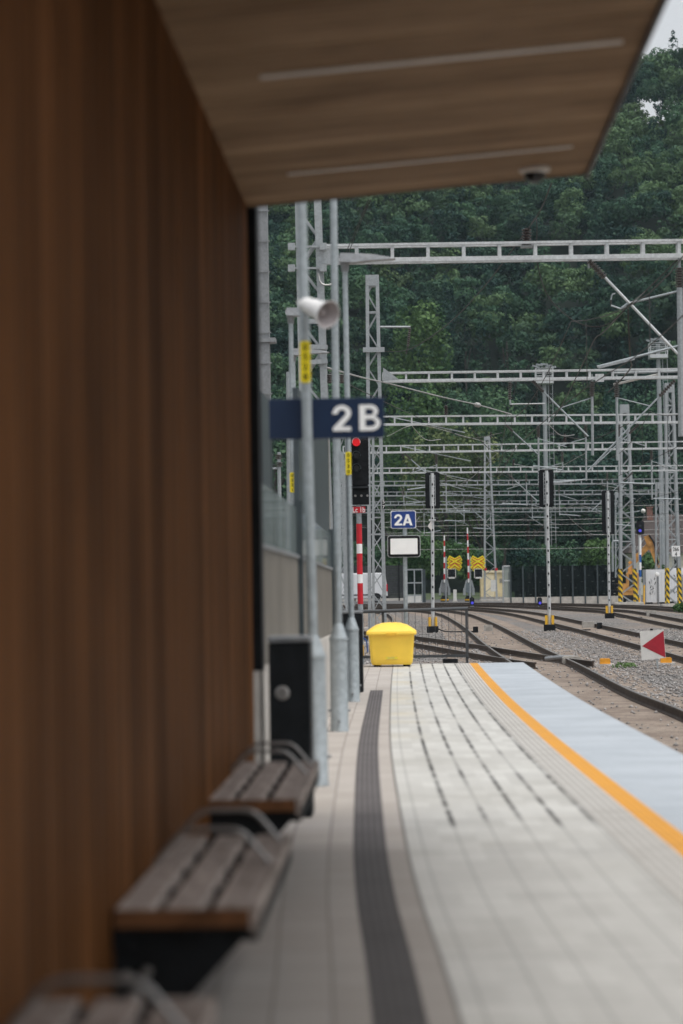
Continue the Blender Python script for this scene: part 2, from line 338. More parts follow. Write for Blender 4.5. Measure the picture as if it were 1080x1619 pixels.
# ---------------------------------------------------------------- mesh helpers
ORG = {}
class MB:
    """collects faces (world coordinates); build() links them as ONE mesh object"""
    def __init__(s): s.v, s.f, s.m, s.uv = [], [], [], []
    def face(s, pts, mat=0):
        k = len(s.v); s.v += [Vector(p) for p in pts]; s.f.append(tuple(range(k, k + len(pts)))); s.m.append(mat)
    def mesh(s, vs, fs, mat=0):
        k = len(s.v); s.v += [Vector(p) for p in vs]; s.f += [tuple(i + k for i in f) for f in fs]; s.m += [mat] * len(fs); return s
    def box(s, lo, hi, mat=0, bev=0.0):
        x0, y0, z0 = lo; x1, y1, z1 = hi
        if bev:
            return s.prism([(x0 + bev, z0), (x1 - bev, z0), (x1, z0 + bev), (x1, z1 - bev), (x1 - bev, z1), (x0 + bev, z1), (x0, z1 - bev), (x0, z0 + bev)], y0, y1, mat)
        vs = [(x, y, z) for z in (z0, z1) for y in (y0, y1) for x in (x0, x1)]
        return s.mesh(vs, [(0, 2, 3, 1), (4, 5, 7, 6), (0, 1, 5, 4), (2, 6, 7, 3), (0, 4, 6, 2), (1, 3, 7, 5)], mat)
    def prism(s, poly, y0, y1, mat=0, axis='y'):
        n = len(poly)
        def P(a, b, t): return {'y': (a, t, b), 'x': (t, a, b), 'z': (a, b, t)}[axis]
        vs = [P(a, b, y0) for a, b in poly] + [P(a, b, y1) for a, b in poly]
        fs = [tuple(range(n)), tuple(range(2 * n - 1, n - 1, -1))] + [(i, i + n, (i + 1) % n + n, (i + 1) % n) for i in range(n)]
        return s.mesh(vs, fs, mat)
    def frame(s, a, b):
        a, b = Vector(a), Vector(b); d = (b - a).normalized()
        up = Vector((0, 0, 1)) if abs(d.z) < 0.95 else Vector((0, 1, 0))
        x = d.cross(up).normalized(); return a, b, d, x, x.cross(d)
    def bar(s, a, b, w, h=None, mat=0):
        h = h or w; a, b, d, x, y = s.frame(a, b)
        c = [(-w / 2, -h / 2), (w / 2, -h / 2), (w / 2, h / 2), (-w / 2, h / 2)]
        vs = [a + x * p + y * q for p, q in c] + [b + x * p + y * q for p, q in c]
        return s.mesh(vs, [(3, 2, 1, 0), (4, 5, 6, 7)] + [(i, (i + 1) % 4, (i + 1) % 4 + 4, i + 4) for i in range(4)], mat)
    def tube(s, a, b, r, r2=None, n=10, mat=0):
        return s.lathe([(0, 0), (r, 0), (r2 if r2 is not None else r, 1), (0, 1)], a, b, n, mat)
    def lathe(s, prof, a, b, n=16, mat=0):
        """profile (radius, t along a->b in units of its length)"""
        a, b, d, x, y = s.frame(a, b); L = (b - a).length
        vs, rows = [], []
        for r, t in prof:
            if r <= 1e-6: rows.append([len(vs)]); vs.append(a + d * (t * L)); continue
            rows.append(list(range(len(vs), len(vs) + n)))
            vs += [a + d * (t * L) + (x * math.cos(2 * math.pi * i / n) + y * math.sin(2 * math.pi * i / n)) * r for i in range(n)]
        fs = []
        for A, B in zip(rows, rows[1:]):
            for i in range(n):
                j = (i + 1) % n
                if len(A) == 1 and len(B) == 1: continue
                if len(A) == 1: fs.append((A[0], B[j], B[i]))
                elif len(B) == 1: fs.append((A[i], A[j], B[0]))
                else: fs.append((A[i], A[j], B[j], B[i]))
        return s.mesh(vs, fs, mat)
    def path(s, pts, r, n=8, mat=0):
        pts = [Vector(p) for p in pts]; vs, fs = [], []
        px = None
        for i, p in enumerate(pts):
            d = (pts[min(i + 1, len(pts) - 1)] - pts[max(i - 1, 0)]).normalized()
            if px is None:
                up = Vector((0, 0, 1)) if abs(d.z) < 0.9 else Vector((1, 0, 0)); px = d.cross(up).normalized()
            px = (px - d * px.dot(d)).normalized(); py = px.cross(d)
            vs += [p + (px * math.cos(2 * math.pi * k / n) + py * math.sin(2 * math.pi * k / n)) * r for k in range(n)]
        for i in range(len(pts) - 1):
            for k in range(n): j = (k + 1) % n; fs.append((i * n + k, i * n + j, i * n + n + j, i * n + n + k))
        fs += [tuple(range(n - 1, -1, -1)), tuple(range(len(vs) - n, len(vs)))]
        return s.mesh(vs, fs, mat)
    def build(s, name, mats, parent=None, smooth=False, uvs=None, loc=None, bevel=0.0):
        if parent is not None: o0 = ORG[parent.name]
        elif loc is not None: o0 = Vector(loc)
        else:
            if s.v:
                lo = [min(p[k] for p in s.v) for k in range(3)]; hi = [max(p[k] for p in s.v) for k in range(3)]
                o0 = Vector(((lo[0] + hi[0]) / 2, (lo[1] + hi[1]) / 2, lo[2]))
            else: o0 = Vector((0, 0, 0))
        me = bpy.data.meshes.new(name); me.from_pydata([tuple(p - o0) for p in s.v], [], s.f)
        for m in (mats if isinstance(mats, (list, tuple)) else [mats]): me.materials.append(M[m])
        me.polygons.foreach_set('material_index', s.m)
        if uvs:
            L = me.uv_layers.new(name='UVMap')
            for i, lp in enumerate(me.loops): L.data[i].uv = uvs[lp.vertex_index]
        o = bpy.data.objects.new(name, me); COL.objects.link(o)
        if smooth: me.polygons.foreach_set('use_smooth', [True] * len(me.polygons)); me.set_sharp_from_angle(angle=R(40))
        if bevel:
            bm = o.modifiers.new('bevel', 'BEVEL'); bm.width = bevel; bm.segments = 2; bm.limit_method = 'ANGLE'
        if parent is not None: o.parent = parent
        else: o.location = o0
        ORG[o.name] = o0
        return o

def tag(o, label, cat, group=None):
    o['label'] = label; o['category'] = cat
    if group: o['group'] = group
    return o
def thing(name, label, cat, loc, group=None):
    o = bpy.data.objects.new(name, None); COL.objects.link(o); o.location = loc; o.empty_display_size = 0.2
    ORG[o.name] = Vector(loc); return tag(o, label, cat, group)
def struct(o): o['kind'] = 'structure'; return o
def copy_tree(o, parent=None):
    c = o.copy(); COL.objects.link(c)
    if parent is not None: c.parent = parent
    for ch in list(o.children): copy_tree(ch, c)
    return c
def text(name, body, size, centre, parent, mat, rotz=0.0, ext=0.002, off=0.0, sx=1.0, spacing=1.0):
    """upright lettering facing -Y, centred, as a real mesh"""
    cu = bpy.data.curves.new(name, 'FONT'); cu.body = body; cu.size = size; cu.align_x = 'CENTER'; cu.align_y = 'CENTER'
    cu.extrude = ext; cu.offset = off; cu.space_character = spacing; cu.resolution_u = 4
    tmp = bpy.data.objects.new(name, cu); COL.objects.link(tmp)
    dg = bpy.context.evaluated_depsgraph_get(); me = bpy.data.meshes.new_from_object(tmp.evaluated_get(dg))
    bpy.data.objects.remove(tmp); bpy.data.curves.remove(cu)
    me.materials.clear(); me.materials.append(M[mat])
    for p in me.polygons: p.material_index = 0
    xs = [v.co.x for v in me.vertices]; ys = [v.co.y for v in me.vertices]; mx, my = (min(xs) + max(xs)) / 2, (min(ys) + max(ys)) / 2
    o = bpy.data.objects.new(name, me); COL.objects.link(o); ca, sa = math.cos(rotz), math.sin(rotz)
    c = Vector(centre) - ORG[parent.name]
    for v in me.vertices:
        x, y, z = (v.co.x - mx) * sx, v.co.y - my, v.co.z
        v.co = (c.x + x * ca + z * sa, c.y + x * sa - z * ca, c.z + y)
    o.parent = parent; ORG[o.name] = ORG[parent.name]
    return o
def glyph(name, ch, h, centre, parent, mat, ext=0.003, sx=1.0):
    """bold sans numeral or letter as one filled outline with its holes, facing -Y"""
    def arc(cx, cy, r, a0, a1, n=14): return [(cx + r * math.cos(R(a0 + (a1 - a0) * i / n)), cy + r * math.sin(R(a0 + (a1 - a0) * i / n))) for i in range(n + 1)]
    if ch == '2': loops = [arc(.305, .69, .31, 188, -42) + [(.295, .165), (.61, .165), (.61, 0), (0, 0), (0, .13)] + arc(.305, .69, .135, -42, 188)]; w = .61
    elif ch == 'A': loops = [[(0, 0), (.18, 0), (.25, .21), (.51, .21), (.58, 0), (.76, 0), (.475, 1), (.285, 1)], [(.295, .36), (.38, .66), (.465, .36)]]; w = .76
    else: loops = [[(0, 0)] + arc(.37, .285, .285, -90, 62) + arc(.34, .755, .245, -62, 90) + [(0, 1)], [(.19, .605)] + arc(.335, .725, .12, -90, 90) + [(.19, .845)], [(.19, .155)] + arc(.365, .3, .145, -90, 90) + [(.19, .445)]]; w = .655
    cu = bpy.data.curves.new(name, 'CURVE'); cu.dimensions = '2D'; cu.fill_mode = 'BOTH'; cu.extrude = ext
    for L in loops:
        sp = cu.splines.new('POLY'); sp.points.add(len(L) - 1); sp.use_cyclic_u = True
        for p, (x, y) in zip(sp.points, L): p.co = ((x - w / 2) * h * sx, (y - .5) * h, 0, 1)
    tmp = bpy.data.objects.new(name, cu); COL.objects.link(tmp)
    dg = bpy.context.evaluated_depsgraph_get(); me = bpy.data.meshes.new_from_object(tmp.evaluated_get(dg))
    bpy.data.objects.remove(tmp); bpy.data.curves.remove(cu); me.materials.clear(); me.materials.append(M[mat])
    c = Vector(centre) - ORG[parent.name]
    for v in me.vertices: x, y, z = v.co; v.co = (c.x + x, c.y - z, c.z + y)
    o = bpy.data.objects.new(name, me); COL.objects.link(o); o.parent = parent; ORG[o.name] = ORG[parent.name]
    return o
def spline(pts, n=8):
    """Catmull-Rom through points"""
    P = [Vector(p) for p in pts]; P = [P[0] * 2 - P[1]] + P + [P[-1] * 2 - P[-2]]; out = []
    for i in range(1, len(P) - 2):
        for k in range(n):
            t = k / n; a, b, c, d = P[i - 1:i + 3]
            out.append(0.5 * ((2 * b) + (c - a) * t + (2 * a - 5 * b + 4 * c - d) * t * t + (3 * b - a - 3 * c + d) * t ** 3))
    return out + [P[-2]]
def interp(x, xs, ys):
    return float(np.interp(x, xs, ys))
HAZE = 0.00011

# ================================================================ SETTING: ground, platform, tracks, hill
PD = [0, 4, 7.63, 9.0, 10.9, 13.65, 20.7, 28.7, 36, 43.2]
PL = [.416, .268, .134, .082, .003, -.072, -.202, -.275, -.32, -.348]
PZ = [0, 0, 0, 0, 0, 0, -.05, -.125, -.155, -.17]
_t = spline([(a, b, c) for a, b, c in zip(PD, PL, PZ)], 10)
_td, _tl, _tz = [p.x for p in _t], [p.y for p in _t], [p.z for p in _t]
def PLX(d): return interp(d, _td, _tl)
def PZZ(d): return interp(d, _td, _tz)
PEND = 43.0
GZ, RZ = -.92, -.75

def strip(name, mat, u0, u1, d0, d1, step=0.5, dz=0.0, x0=None):
    mb = MB(); uv = []; n = max(1, int(round((d1 - d0) / step))); rows = []
    for i in range(n + 1):
        d = d0 + (d1 - d0) * i / n; L = PLX(d); z = PZZ(d) + dz
        xa = x0 if x0 is not None else L + u0
        rows.append([(xa, d, z), (L + u1, d, z)]); uv += [(xa - L, d), (u1, d)]
    mb.v = [Vector(p) for r in rows for p in r]
    mb.f = [(2 * i, 2 * i + 1, 2 * i + 3, 2 * i + 2) for i in range(n)]; mb.m = [0] * n
    return struct(mb.build(name, mat, uvs=uv, loc=(0, 0, 0)))
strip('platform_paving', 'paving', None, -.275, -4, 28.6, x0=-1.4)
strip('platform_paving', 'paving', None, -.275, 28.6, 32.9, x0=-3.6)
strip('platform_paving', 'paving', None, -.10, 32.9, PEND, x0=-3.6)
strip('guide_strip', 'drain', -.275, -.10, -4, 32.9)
strip('platform_border', 'paving', -.10, 0, -4, PEND)
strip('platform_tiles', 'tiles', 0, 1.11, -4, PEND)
strip('tactile_strip', 'ribs', 1.11, 1.355, -4, PEND)
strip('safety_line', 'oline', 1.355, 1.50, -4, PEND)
strip('platform_edge', 'slab', 1.50, 2.31, -4, PEND)
# platform body: edge face, underside lip and end wall
mb = MB()
for i in range(94):
    a, b = -4 + i * .5, -4 + (i + 1) * .5
    xa, xb, za, zb = PLX(a) + 2.31, PLX(b) + 2.31, PZZ(a), PZZ(b)
    mb.face([(xa, a, za), (xb, b, zb), (xb, b, zb - .13), (xa, a, za - .13)])
    mb.face([(xa, a, za - .13), (xb, b, zb - .13), (xb - .2, b, zb - .13), (xa - .2, a, za - .13)])
    mb.face([(xa - .2, a, za - .13), (xb - .2, b, zb - .13), (xb - .2, b, GZ), (xa - .2, a, GZ)])
xe = PLX(PEND)
mb.face([(-3.6, PEND, PZZ(PEND)), (-3.6, PEND, GZ), (xe + 2.11, PEND, GZ), (xe + 2.11, PEND, PZZ(PEND)-.13), (xe + 2.31, PEND, PZZ(PEND)-.13), (xe + 2.31, PEND, PZZ(PEND))])
struct(mb.build('platform_wall', 'concrete_dark'))

mb = MB(); mb.face([(-1500, -60, GZ - .01), (1500, -60, GZ - .01), (1500, 2200, GZ - .01), (-1500, 2200, GZ - .01)])
struct(mb.build('ground', 'verge'))
mb = MB(); mb.face([(-25, -20, GZ), (60, -20, GZ), (60, 184, GZ), (-25, 184, GZ)]); struct(mb.build('ballast', 'ballast'))
mb = MB(); mb.face([(-60, 184, GZ + .006), (60, 184, GZ + .006), (60, 222, GZ + .006), (-60, 222, GZ + .006)]); struct(mb.build('road', 'asphalt'))

# ---- tracks
def resample(pts, step):
    out = [pts[0]]; acc = 0
    for a, b in zip(pts, pts[1:]):
        L = (b - a).length; t = step - acc
        while t <= L: out.append(a + (b - a) * (t / L)); t += step
        acc = (acc + L) % step
    return out
def offset(pts, o):
    out = []
    for i, p in enumerate(pts):
        d = (pts[min(i + 1, len(pts) - 1)] - pts[max(0, i - 1)]); d.z = 0; d.normalize()
        out.append(p + Vector((d.y, -d.x, 0)) * o)          # +o = to the right when looking along the path
    return out
RAIL = [(-.07, -.16), (.07, -.16), (.07, -.145), (.012, -.125), (.012, -.045), (.036, -.035), (.036, -.006), (.03, 0), (-.03, 0), (-.036, -.006), (-.036, -.035), (-.012, -.045), (-.012, -.125), (-.07, -.145)]
def rail(pts, parent):
    mb = MB(); n = len(RAIL); nx = offset(pts, 1.0)
    for p, q in zip(pts, nx):
        lat = q - p
        mb.v += [p + lat * a + Vector((0, 0, b)) for a, b in RAIL]
    for i in range(len(pts) - 1):
        for k in range(n):
            j = (k + 1) % n
            mb.f.append((i * n + k, i * n + j, (i + 1) * n + j, (i + 1) * n + k)); mb.m.append(1 if k == 7 else 0)
    mb.f += [tuple(range(n)), tuple(range(len(mb.v) - 1, len(mb.v) - n - 1, -1))]; mb.m += [0, 0]
    return mb.build('rail', ['rail_side', 'rail_head'], parent)
def sleeper_mb(p, lat, fwd, mb, half=1.25):
    up = Vector((0, 0, 1)); c = p + up * (RZ - .165 - p.z + SDZ)
    vs = [c + lat * (sx * half) + fwd * (sy * w) + up * z for z, w in ((-.1, .14), (0, .11)) for sy in (-1, 1) for sx in (-1, 1)]
    mb.mesh(vs, [(0, 2, 3, 1), (4, 5, 7, 6), (0, 1, 5, 4), (2, 6, 7, 3), (0, 4, 6, 2), (1, 3, 7, 5)])
def track(label, pts, side, near, sl=True, bed=None, dz=0.0):
    """PTS one rail (world), SIDE the offset of the other rail; NEAR distance range whose sleepers are their own parts"""
    path = spline([Vector((p.x, p.y, RZ)) for p in pts], 10)
    path = resample(path, 0.9)
    other = offset(path, side); mid = offset(path, side / 2)
    global SDZ; SDZ = dz
    t = thing('railway_track', label, 'railway track', (mid[0].x, mid[0].y, GZ), 'tracks fanning out beyond the platform')
    rail(path, t); rail(other, t)
    if sl:
        cs = resample(mid, 0.62); far = MB()
        for i, p in enumerate(cs[:-1]):
            f = (cs[i + 1] - p).normalized(); lat = Vector((f.y, -f.x, 0))
            if near[0] < p.y < near[1]:
                mb = MB(); sleeper_mb(p, lat, f, mb); mb.build('sleeper', 'sleeper', t)
            else: sleeper_mb(p, lat, f, far)
        o = far.build('sleeper_row', 'sleeper', t); o['kind'] = 'stuff'
    if bed:
        mb = MB(); a, b = offset(mid, -bed), offset(mid, bed)
        for i in range(len(mid) - 1):
            mb.face([Vector((p.x, p.y, GZ + .008 + dz * .4)) for p in (a[i], b[i], b[i + 1], a[i + 1])])
        struct(mb.build('trackbed', 'trackbed'))
    return mid
def G(*pp): return [gp(x, y, RZ) for x, y in pp]
a = G((1080, 1123), (993, 1089), (916, 1050), (849, 1019), (777, 983), (728, 967), (656, 960.5), (540, 958), (380, 958))
off = a[0].x - PLX(a[0].y)
near = [Vector((PLX(max(0, d)) + off + (0.037 * -d if d < 0 else 0), d, RZ)) for d in (-6, 4, 12, 20, 29)]
T1 = track('nearest track, its rails running beside the platform edge through the switch', near + a, -1.505, (24, 62), bed=1.75)
T2 = track('second track from the platform, crossing below the red arrow plate', [Vector((7.1, 5, RZ)), Vector((6.95, 35, RZ))] + G((1080, 1038), (945, 1002), (868, 983), (791, 966.5), (704, 960), (600, 957.5), (420, 957.5)), 1.505, (40, 80), bed=1.3)
T3 = track('third track from the platform, passing the foot of the rightmost signal', [Vector((10.6, 30, RZ)), Vector((10.55, 70, RZ))] + G((1080, 990), (1024, 979), (964, 967), (920, 963), (800, 957.2), (700, 955.5), (560, 955)), 1.505, (85, 120))
T4 = track('farthest track, partly hidden behind the striped mast feet', [Vector((15.4, 80, RZ)), Vector((15, 110, RZ))] + G((1080, 964.5), (1009, 959), (900, 955), (780, 953.5), (640, 953.5)), 1.505, (120, 145))
TC = track('diverging switch track running left behind the yellow grit bin', G((846, 1047), (815, 1043), (752, 1033), (654, 1016), (560, 1003), (420, 990)), 1.46, (55, 85), bed=1.3, dz=-.012)
TL = track('curved siding track bending left behind the lattice mast', G((604, 1030), (614, 1005), (618, 990), (621, 978), (612, 970), (590, 965), (540, 962), (440, 960)), -1.505, (60, 100))

# ---- loose ballast stones (stuff)
def arr_mesh(name, verts, faces, mats, tint=None, smooth=False, loc=(0, 0, 0), parent=None):
    n = faces.shape[1]
    me = bpy.data.meshes.new(name)
    verts = verts - np.array(loc)
    me.vertices.add(len(verts)); me.vertices.foreach_set('co', verts.astype(np.float32).ravel())
    me.loops.add(faces.size); me.loops.foreach_set('vertex_index', faces.astype(np.int32).ravel())
    me.polygons.add(len(faces)); me.polygons.foreach_set('loop_start', np.arange(0, faces.size, n, dtype=np.int32))
    me.polygons.foreach_set('loop_total', np.full(len(faces), n, dtype=np.int32))
    me.materials.append(M[mats])
    if tint is not None:
        at_ = me.attributes.new('tint', 'FLOAT_COLOR', 'FACE')
        c = np.zeros((len(faces), 4), np.float32); c[:, 0] = tint[:, 0]; c[:, 1] = tint[:, 1]; c[:, 3] = 1
        at_.data.foreach_set('color', c.ravel())
    me.update(calc_edges=True)
    o = bpy.data.objects.new(name, me); COL.objects.link(o)
    if parent is not None: o.parent = parent; ORG[o.name] = ORG[parent.name]
    else: o.location = loc; ORG[o.name] = Vector(loc)
    return o
rng = np.random.default_rng(11)
NS = 42000
y = 22 + 75 * rng.random(NS) ** 1.7; x = np.where(rng.random(NS) < .12, 1.9 + 0.9 * rng.random(NS), 3.0 + 14 * rng.random(NS))
x = np.where(rng.random(NS) < .12, -3 + 5 * rng.random(NS), x); y = np.where(x < 1.9, y + 24, y)
tx = np.array([[p.x, p.y] for m in (T1, T2) for p in m])
keep = np.ones(NS, bool)
for m in (T1, T2):
    my, mx = np.array([p.y for p in m]), np.array([p.x for p in m]); o_ = np.argsort(my)
    dx = np.abs(x - np.interp(y, my[o_], mx[o_])); keep &= (dx > .95) | (rng.random(NS) < .1)
x, y = x[keep], y[keep]; n_ = len(x)
oc = np.array([[1, 0, 0], [0, 1, 0], [-1, 0, 0], [0, -1, 0], [.2, .1, 1], [0, 0, -1]], float)
of = np.array([[0, 1, 4], [1, 2, 4], [2, 3, 4], [3, 0, 4], [1, 0, 5], [2, 1, 5], [3, 2, 5], [0, 3, 5]])
sz = .018 + .026 * rng.random((n_, 1, 1))
v = oc[None] * (0.65 + .7 * rng.random((n_, 6, 1))) * sz * np.array([1, 1, .8])
an = rng.random(n_) * 6.28; ca, sa = np.cos(an)[:, None], np.sin(an)[:, None]
v = np.stack([v[..., 0] * ca - v[..., 1] * sa, v[..., 0] * sa + v[..., 1] * ca, v[..., 2]], -1)
v += np.stack([x, y, np.full(n_, GZ + .018)], -1)[:, None]
st = arr_mesh('ballast_stones', v.reshape(-1, 3), (of[None] + 6 * np.arange(n_)[:, None, None]).reshape(-1, 3), 'stone'); st['kind'] = 'stuff'

# ---- wooded hill
def hz(X, Y):
    X = np.asarray(X, float); Y = np.asarray(Y, float)
    foot = 286 + 14 * np.sin(X * .035 + 1) + 6 * np.sin(X * .11)
    s = np.clip(Y - foot, 0, None)
    top = 76 + .10 * X + 3 * np.sin(X * .05)
    z = .60 * s + 2.2 * np.sin(X * .09 + Y * .05) * np.clip(s / 20, 0, 1)
    return GZ - .3 + np.where(z > top - 6, top - 6 + 6 * np.tanh((z - top + 6) / 6), z)
gx, gy = np.meshgrid(np.linspace(-150, 190, 86), np.linspace(240, 560, 81))
vv = np.stack([gx, gy, hz(gx, gy)], -1).reshape(-1, 3); idx = np.arange(86 * 81).reshape(81, 86)
ff = np.stack([idx[:-1, :-1], idx[:-1, 1:], idx[1:, 1:], idx[1:, :-1]], -1).reshape(-1, 4)
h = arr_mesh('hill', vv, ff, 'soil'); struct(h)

def leaves(rng, blobs, n, size, base, hi, spread=.22, flat=0.55, lo=-.35):
    """n leaf clumps over the upper shells of the blobs [(centre, (rx, ry, rz))]; returns verts (n*4,3), tint (n,2)"""
    C = np.array([b[0] for b in blobs], float); Rr = np.array([b[1] for b in blobs], float)
    w = (Rr[:, 0] * Rr[:, 2]); k = rng.choice(len(C), n, p=w / w.sum())
    d = rng.normal(size=(n * 2, 3)); d /= np.linalg.norm(d, axis=1)[:, None]; d = d[d[:, 2] > lo][:n]
    while len(d) < n: d = np.concatenate([d, d])[:n]
    p = C[k] + d * Rr[k] * (.62 + .45 * rng.random((n, 1)) ** .6)
    nr = d + rng.normal(size=(n, 3)) * flat; nr /= np.linalg.norm(nr, axis=1)[:, None]
    t = np.cross(nr, rng.normal(size=(n, 3))); t /= np.linalg.norm(t, axis=1)[:, None]; b = np.cross(nr, t)
    s = size * (.55 + .9 * rng.random((n, 1)))
    q = np.stack([p + t * s, p + b * s * .62, p - t * s * .9, p - b * s * .62], 1)
    q += rng.normal(size=q.shape) * size * .12
    lob = rng.normal(size=len(C)) * spread
    tint = np.stack([np.clip(base + lob[k] + rng.normal(size=n) * .07, 0, 1), np.clip(hi + lob[k] * .5 + rng.normal(size=n) * .06, 0, 1)], 1)
    return q.reshape(-1, 3), tint
def crown_blobs(rng, c, rx, rz, n):
    """lobes through an uneven crown: a broad middle, smaller lobes over the top and sides"""
    out = [((c[0], c[1], c[2]), (rx * .62, rx * .62, rz * .62))]
    for i in range(n):
        a = rng.random() * 6.283; h = rng.random() ** .8 * 1.7 - .85; r = math.sqrt(max(0.05, 1 - h * h)) * rx * (.55 + .25 * rng.random())
        s = (.26 + .2 * rng.random())
        out.append(((c[0] + r * math.cos(a), c[1] + r * math.sin(a), c[2] + h * rz * .72), (rx * s, rx * s, rz * s * .85)))
    return out
def dome_blobs(rng, c, rx, rz, n):
    """broad dome: lobes packed over the upper half of an ellipsoid"""
    out = [((c[0], c[1], c[2] - rz * .25), (rx * .75, rx * .75, rz * .6))]
    for i in range(n):
        a = rng.random() * 6.283; h = -.35 + 1.3 * rng.random(); h = min(h, .95); r = math.sqrt(max(.04, 1 - h * h)) * rx * (.62 + .18 * rng.random()); s = .17 + .17 * rng.random()
        out.append(((c[0] + r * math.cos(a), c[1] + r * math.sin(a), c[2] + h * rz * .72), (rx * s, rx * s, rx * s * .8)))
    return out
def cone_blobs(rng, c, r, hgt, n):
    out = []
    for i in range(n):
        f = (i + .5) / n; rr = r * (1 - f) ** .8 + .25
        for k in range(max(3, int(6 * (1 - f)) + 2)):
            a = rng.random() * 6.283
            out.append(((c[0] + rr * .6 * math.cos(a), c[1] + rr * .6 * math.sin(a), c[2] + f * hgt - .1 * hgt), (rr * .5, rr * .5, hgt / n * .9)))
    return out
def quads(n): return np.arange(n * 4).reshape(n, 4)

# the wood itself: hundreds of crowns reading as one mass
rng = np.random.default_rng(5)
pts = []
tries = 0
while len(pts) < 1150 and tries < 90000:
    tries += 1
    Y = 292 + 150 * rng.random(); X = -42 - .0 * Y + (118) * rng.random()
    if X < -.075 * Y - 14 or X > .125 * Y + 14: continue
    if all((X - a) ** 2 + ((Y - b) * 1.15) ** 2 > r0 for a, b, r0 in pts): pts.append((X, Y, (3.4 + 1.7 * rng.random()) ** 2))
V, T, N = [], [], 0
for X, Y, r0 in pts:
    z0 = float(hz(X, Y)); hgt = 10 + 5 * rng.random(); rx = 2.7 + 2.3 * rng.random() ** 1.3
    con = rng.random() < .14
    base = np.clip(rng.normal(.42, .3), .0, 1); hi = max(0, rng.normal(.02, .2))
    if rng.random() < .2: base, hi = .85, .45
    if con:
        bl = cone_blobs(rng, (X, Y, z0 + 3), rx * .72, hgt * 1.1, 9); base, hi = .12, 0
    else: bl = dome_blobs(rng, (X, Y, z0 + hgt - rx * .8), rx, rx * (.8 + .35 * rng.random()), int(16 + 8 * rng.random()))
    n = int(1200 * (rx / 3.6) ** 2)
    q, t = leaves(rng, bl, n, .25, base, hi, flat=.3, spread=.1); V.append(q); T.append(t); N += n
wd = arr_mesh('hillside_wood', np.concatenate(V), quads(N), 'leaf', np.concatenate(T)); wd['kind'] = 'stuff'

# ---- trees and shrubs one can tell apart
def tree(kind, label, cat, base, hgt, rx, mat='leaf', tint=(.5, .1), n=2600, size=.26, form='round', group=None, seed=0, trunk=True, rz=None, lobes=16):
    rng = np.random.default_rng(seed + int(abs(base[0] * 31 + base[1] * 17)))
    t = thing(kind, label, cat, base, group)
    x, y, z = base
    if trunk:
        mb = MB(); th = hgt * (.62 if form == 'round' else .8)
        mb.path([(x, y, z - .2), (x + .05 * rx, y, z + th * .4), (x, y + .05 * rx, z + th)], .03 * rx + .05, 7)
        for k in range(5):
            a = k * 1.3 + seed; f = .35 + .1 * k
            mb.path([(x, y, z + th * f), (x + .5 * rx * math.cos(a), y + .5 * rx * math.sin(a), z + th * (f + .22))], .03 * rx + .02, 6)
        mb.build('trunk', 'bark', t)
    if form == 'cone': bl = cone_blobs(rng, (x, y, z + hgt * .12), rx, hgt * .95, 10)
    elif form == 'weep':
        bl = []
        for k in range(lobes * 2):
            a = rng.random() * 6.283; r = rx * rng.random() ** .5 * .8; top = hgt * (1 - .25 * (r / rx) ** 2 - .15 * rng.random()); w = rx * (.13 + .1 * rng.random())
            L = hgt * (.16 + .14 * rng.random())
            bl.append(((x + r * math.cos(a), y + r * math.sin(a), z + top - L), (w, w, L)))
    else: bl = crown_blobs(rng, (x, y, z + hgt - (rz or hgt * .42)), rx, rz or hgt * .42, lobes)
    q, tt = leaves(rng, bl, n, size, tint[0], tint[1], lo=-.6 if form != 'cone' else -.4)
    arr_mesh('crown', q, quads(n), mat, tt, loc=tuple(base), parent=t)
    return t
def tpx(px, ptop, d, pyb=None):
    """base on the terrain below pixel column px at distance d, and the height that reaches ptop"""
    p = at(px, ptop, d); zb = float(hz(p.x, p.y)) if d > 240 else GZ
    return (p.x, p.y, zb), p.z - zb
def ptree(kind, label, cat, px, ptop, d, wpx, **k):
    b, h_ = tpx(px, ptop, d); return tree(kind, label, cat, b, h_, wpx * d / F / 2, **k)
ptree('broadleaf_tree', 'yellowish green tree crown standing out above the first beam mast', 'tree', 661, 462, 330, 105, mat='leaf_fresh', tint=(.35, .2), n=3200, size=.3, seed=1)
ptree('conifer_tree', 'dark pointed conifer high on the slope right of the pale crown', 'tree', 734, 452, 335, 46, mat='needle', tint=(.3, .05), n=1900, form='cone', seed=2)
ptree('conifer_tree', 'broad dark conifer in the middle of the slope over the second beam', 'tree', 800, 470, 326, 70, mat='needle', tint=(.4, .1), n=2400, form='cone', seed=3)
ptree('conifer_tree', 'slim dark conifer beside the broad one on the slope', 'tree', 846, 500, 322, 48, mat='needle', tint=(.25, .05), n=1800, form='cone', seed=4)
ptree('broadleaf_tree', 'bright green bushy tree just left below the second beam', 'tree', 655, 572, 290, 118, mat='leaf_fresh', tint=(.3, .12), n=3600, seed=5)
ptree('broadleaf_tree', 'mid green round tree between the second beam and floodlight tower', 'tree', 790, 590, 292, 150, mat='leaf', tint=(.7, .2), n=3600, seed=6)
ptree('broadleaf_tree', 'blue green tree filling the gap behind the right floodlight tower', 'tree', 985, 575, 296, 150, mat='leaf', tint=(.35, 0), n=3400, seed=7)
ptree('willow_tree', 'tall pale weeping tree behind the crossing booms', 'tree', 700, 640, 262, 150, mat='leaf_pale', tint=(.3, .05), n=5200, size=.22, form='weep', seed=8, lobes=22)
ptree('willow_tree', 'second pale weeping tree, narrower, left of the tapering lattice mast', 'tree', 757, 668, 255, 90, mat='leaf_pale', tint=(.2, 0), n=3600, size=.22, form='weep', seed=9, lobes=18)
ptree('broadleaf_tree', 'very dark dense tree behind the tapering lattice mast', 'tree', 830, 690, 252, 150, mat='leaf', tint=(.12, 0), n=4200, seed=10)
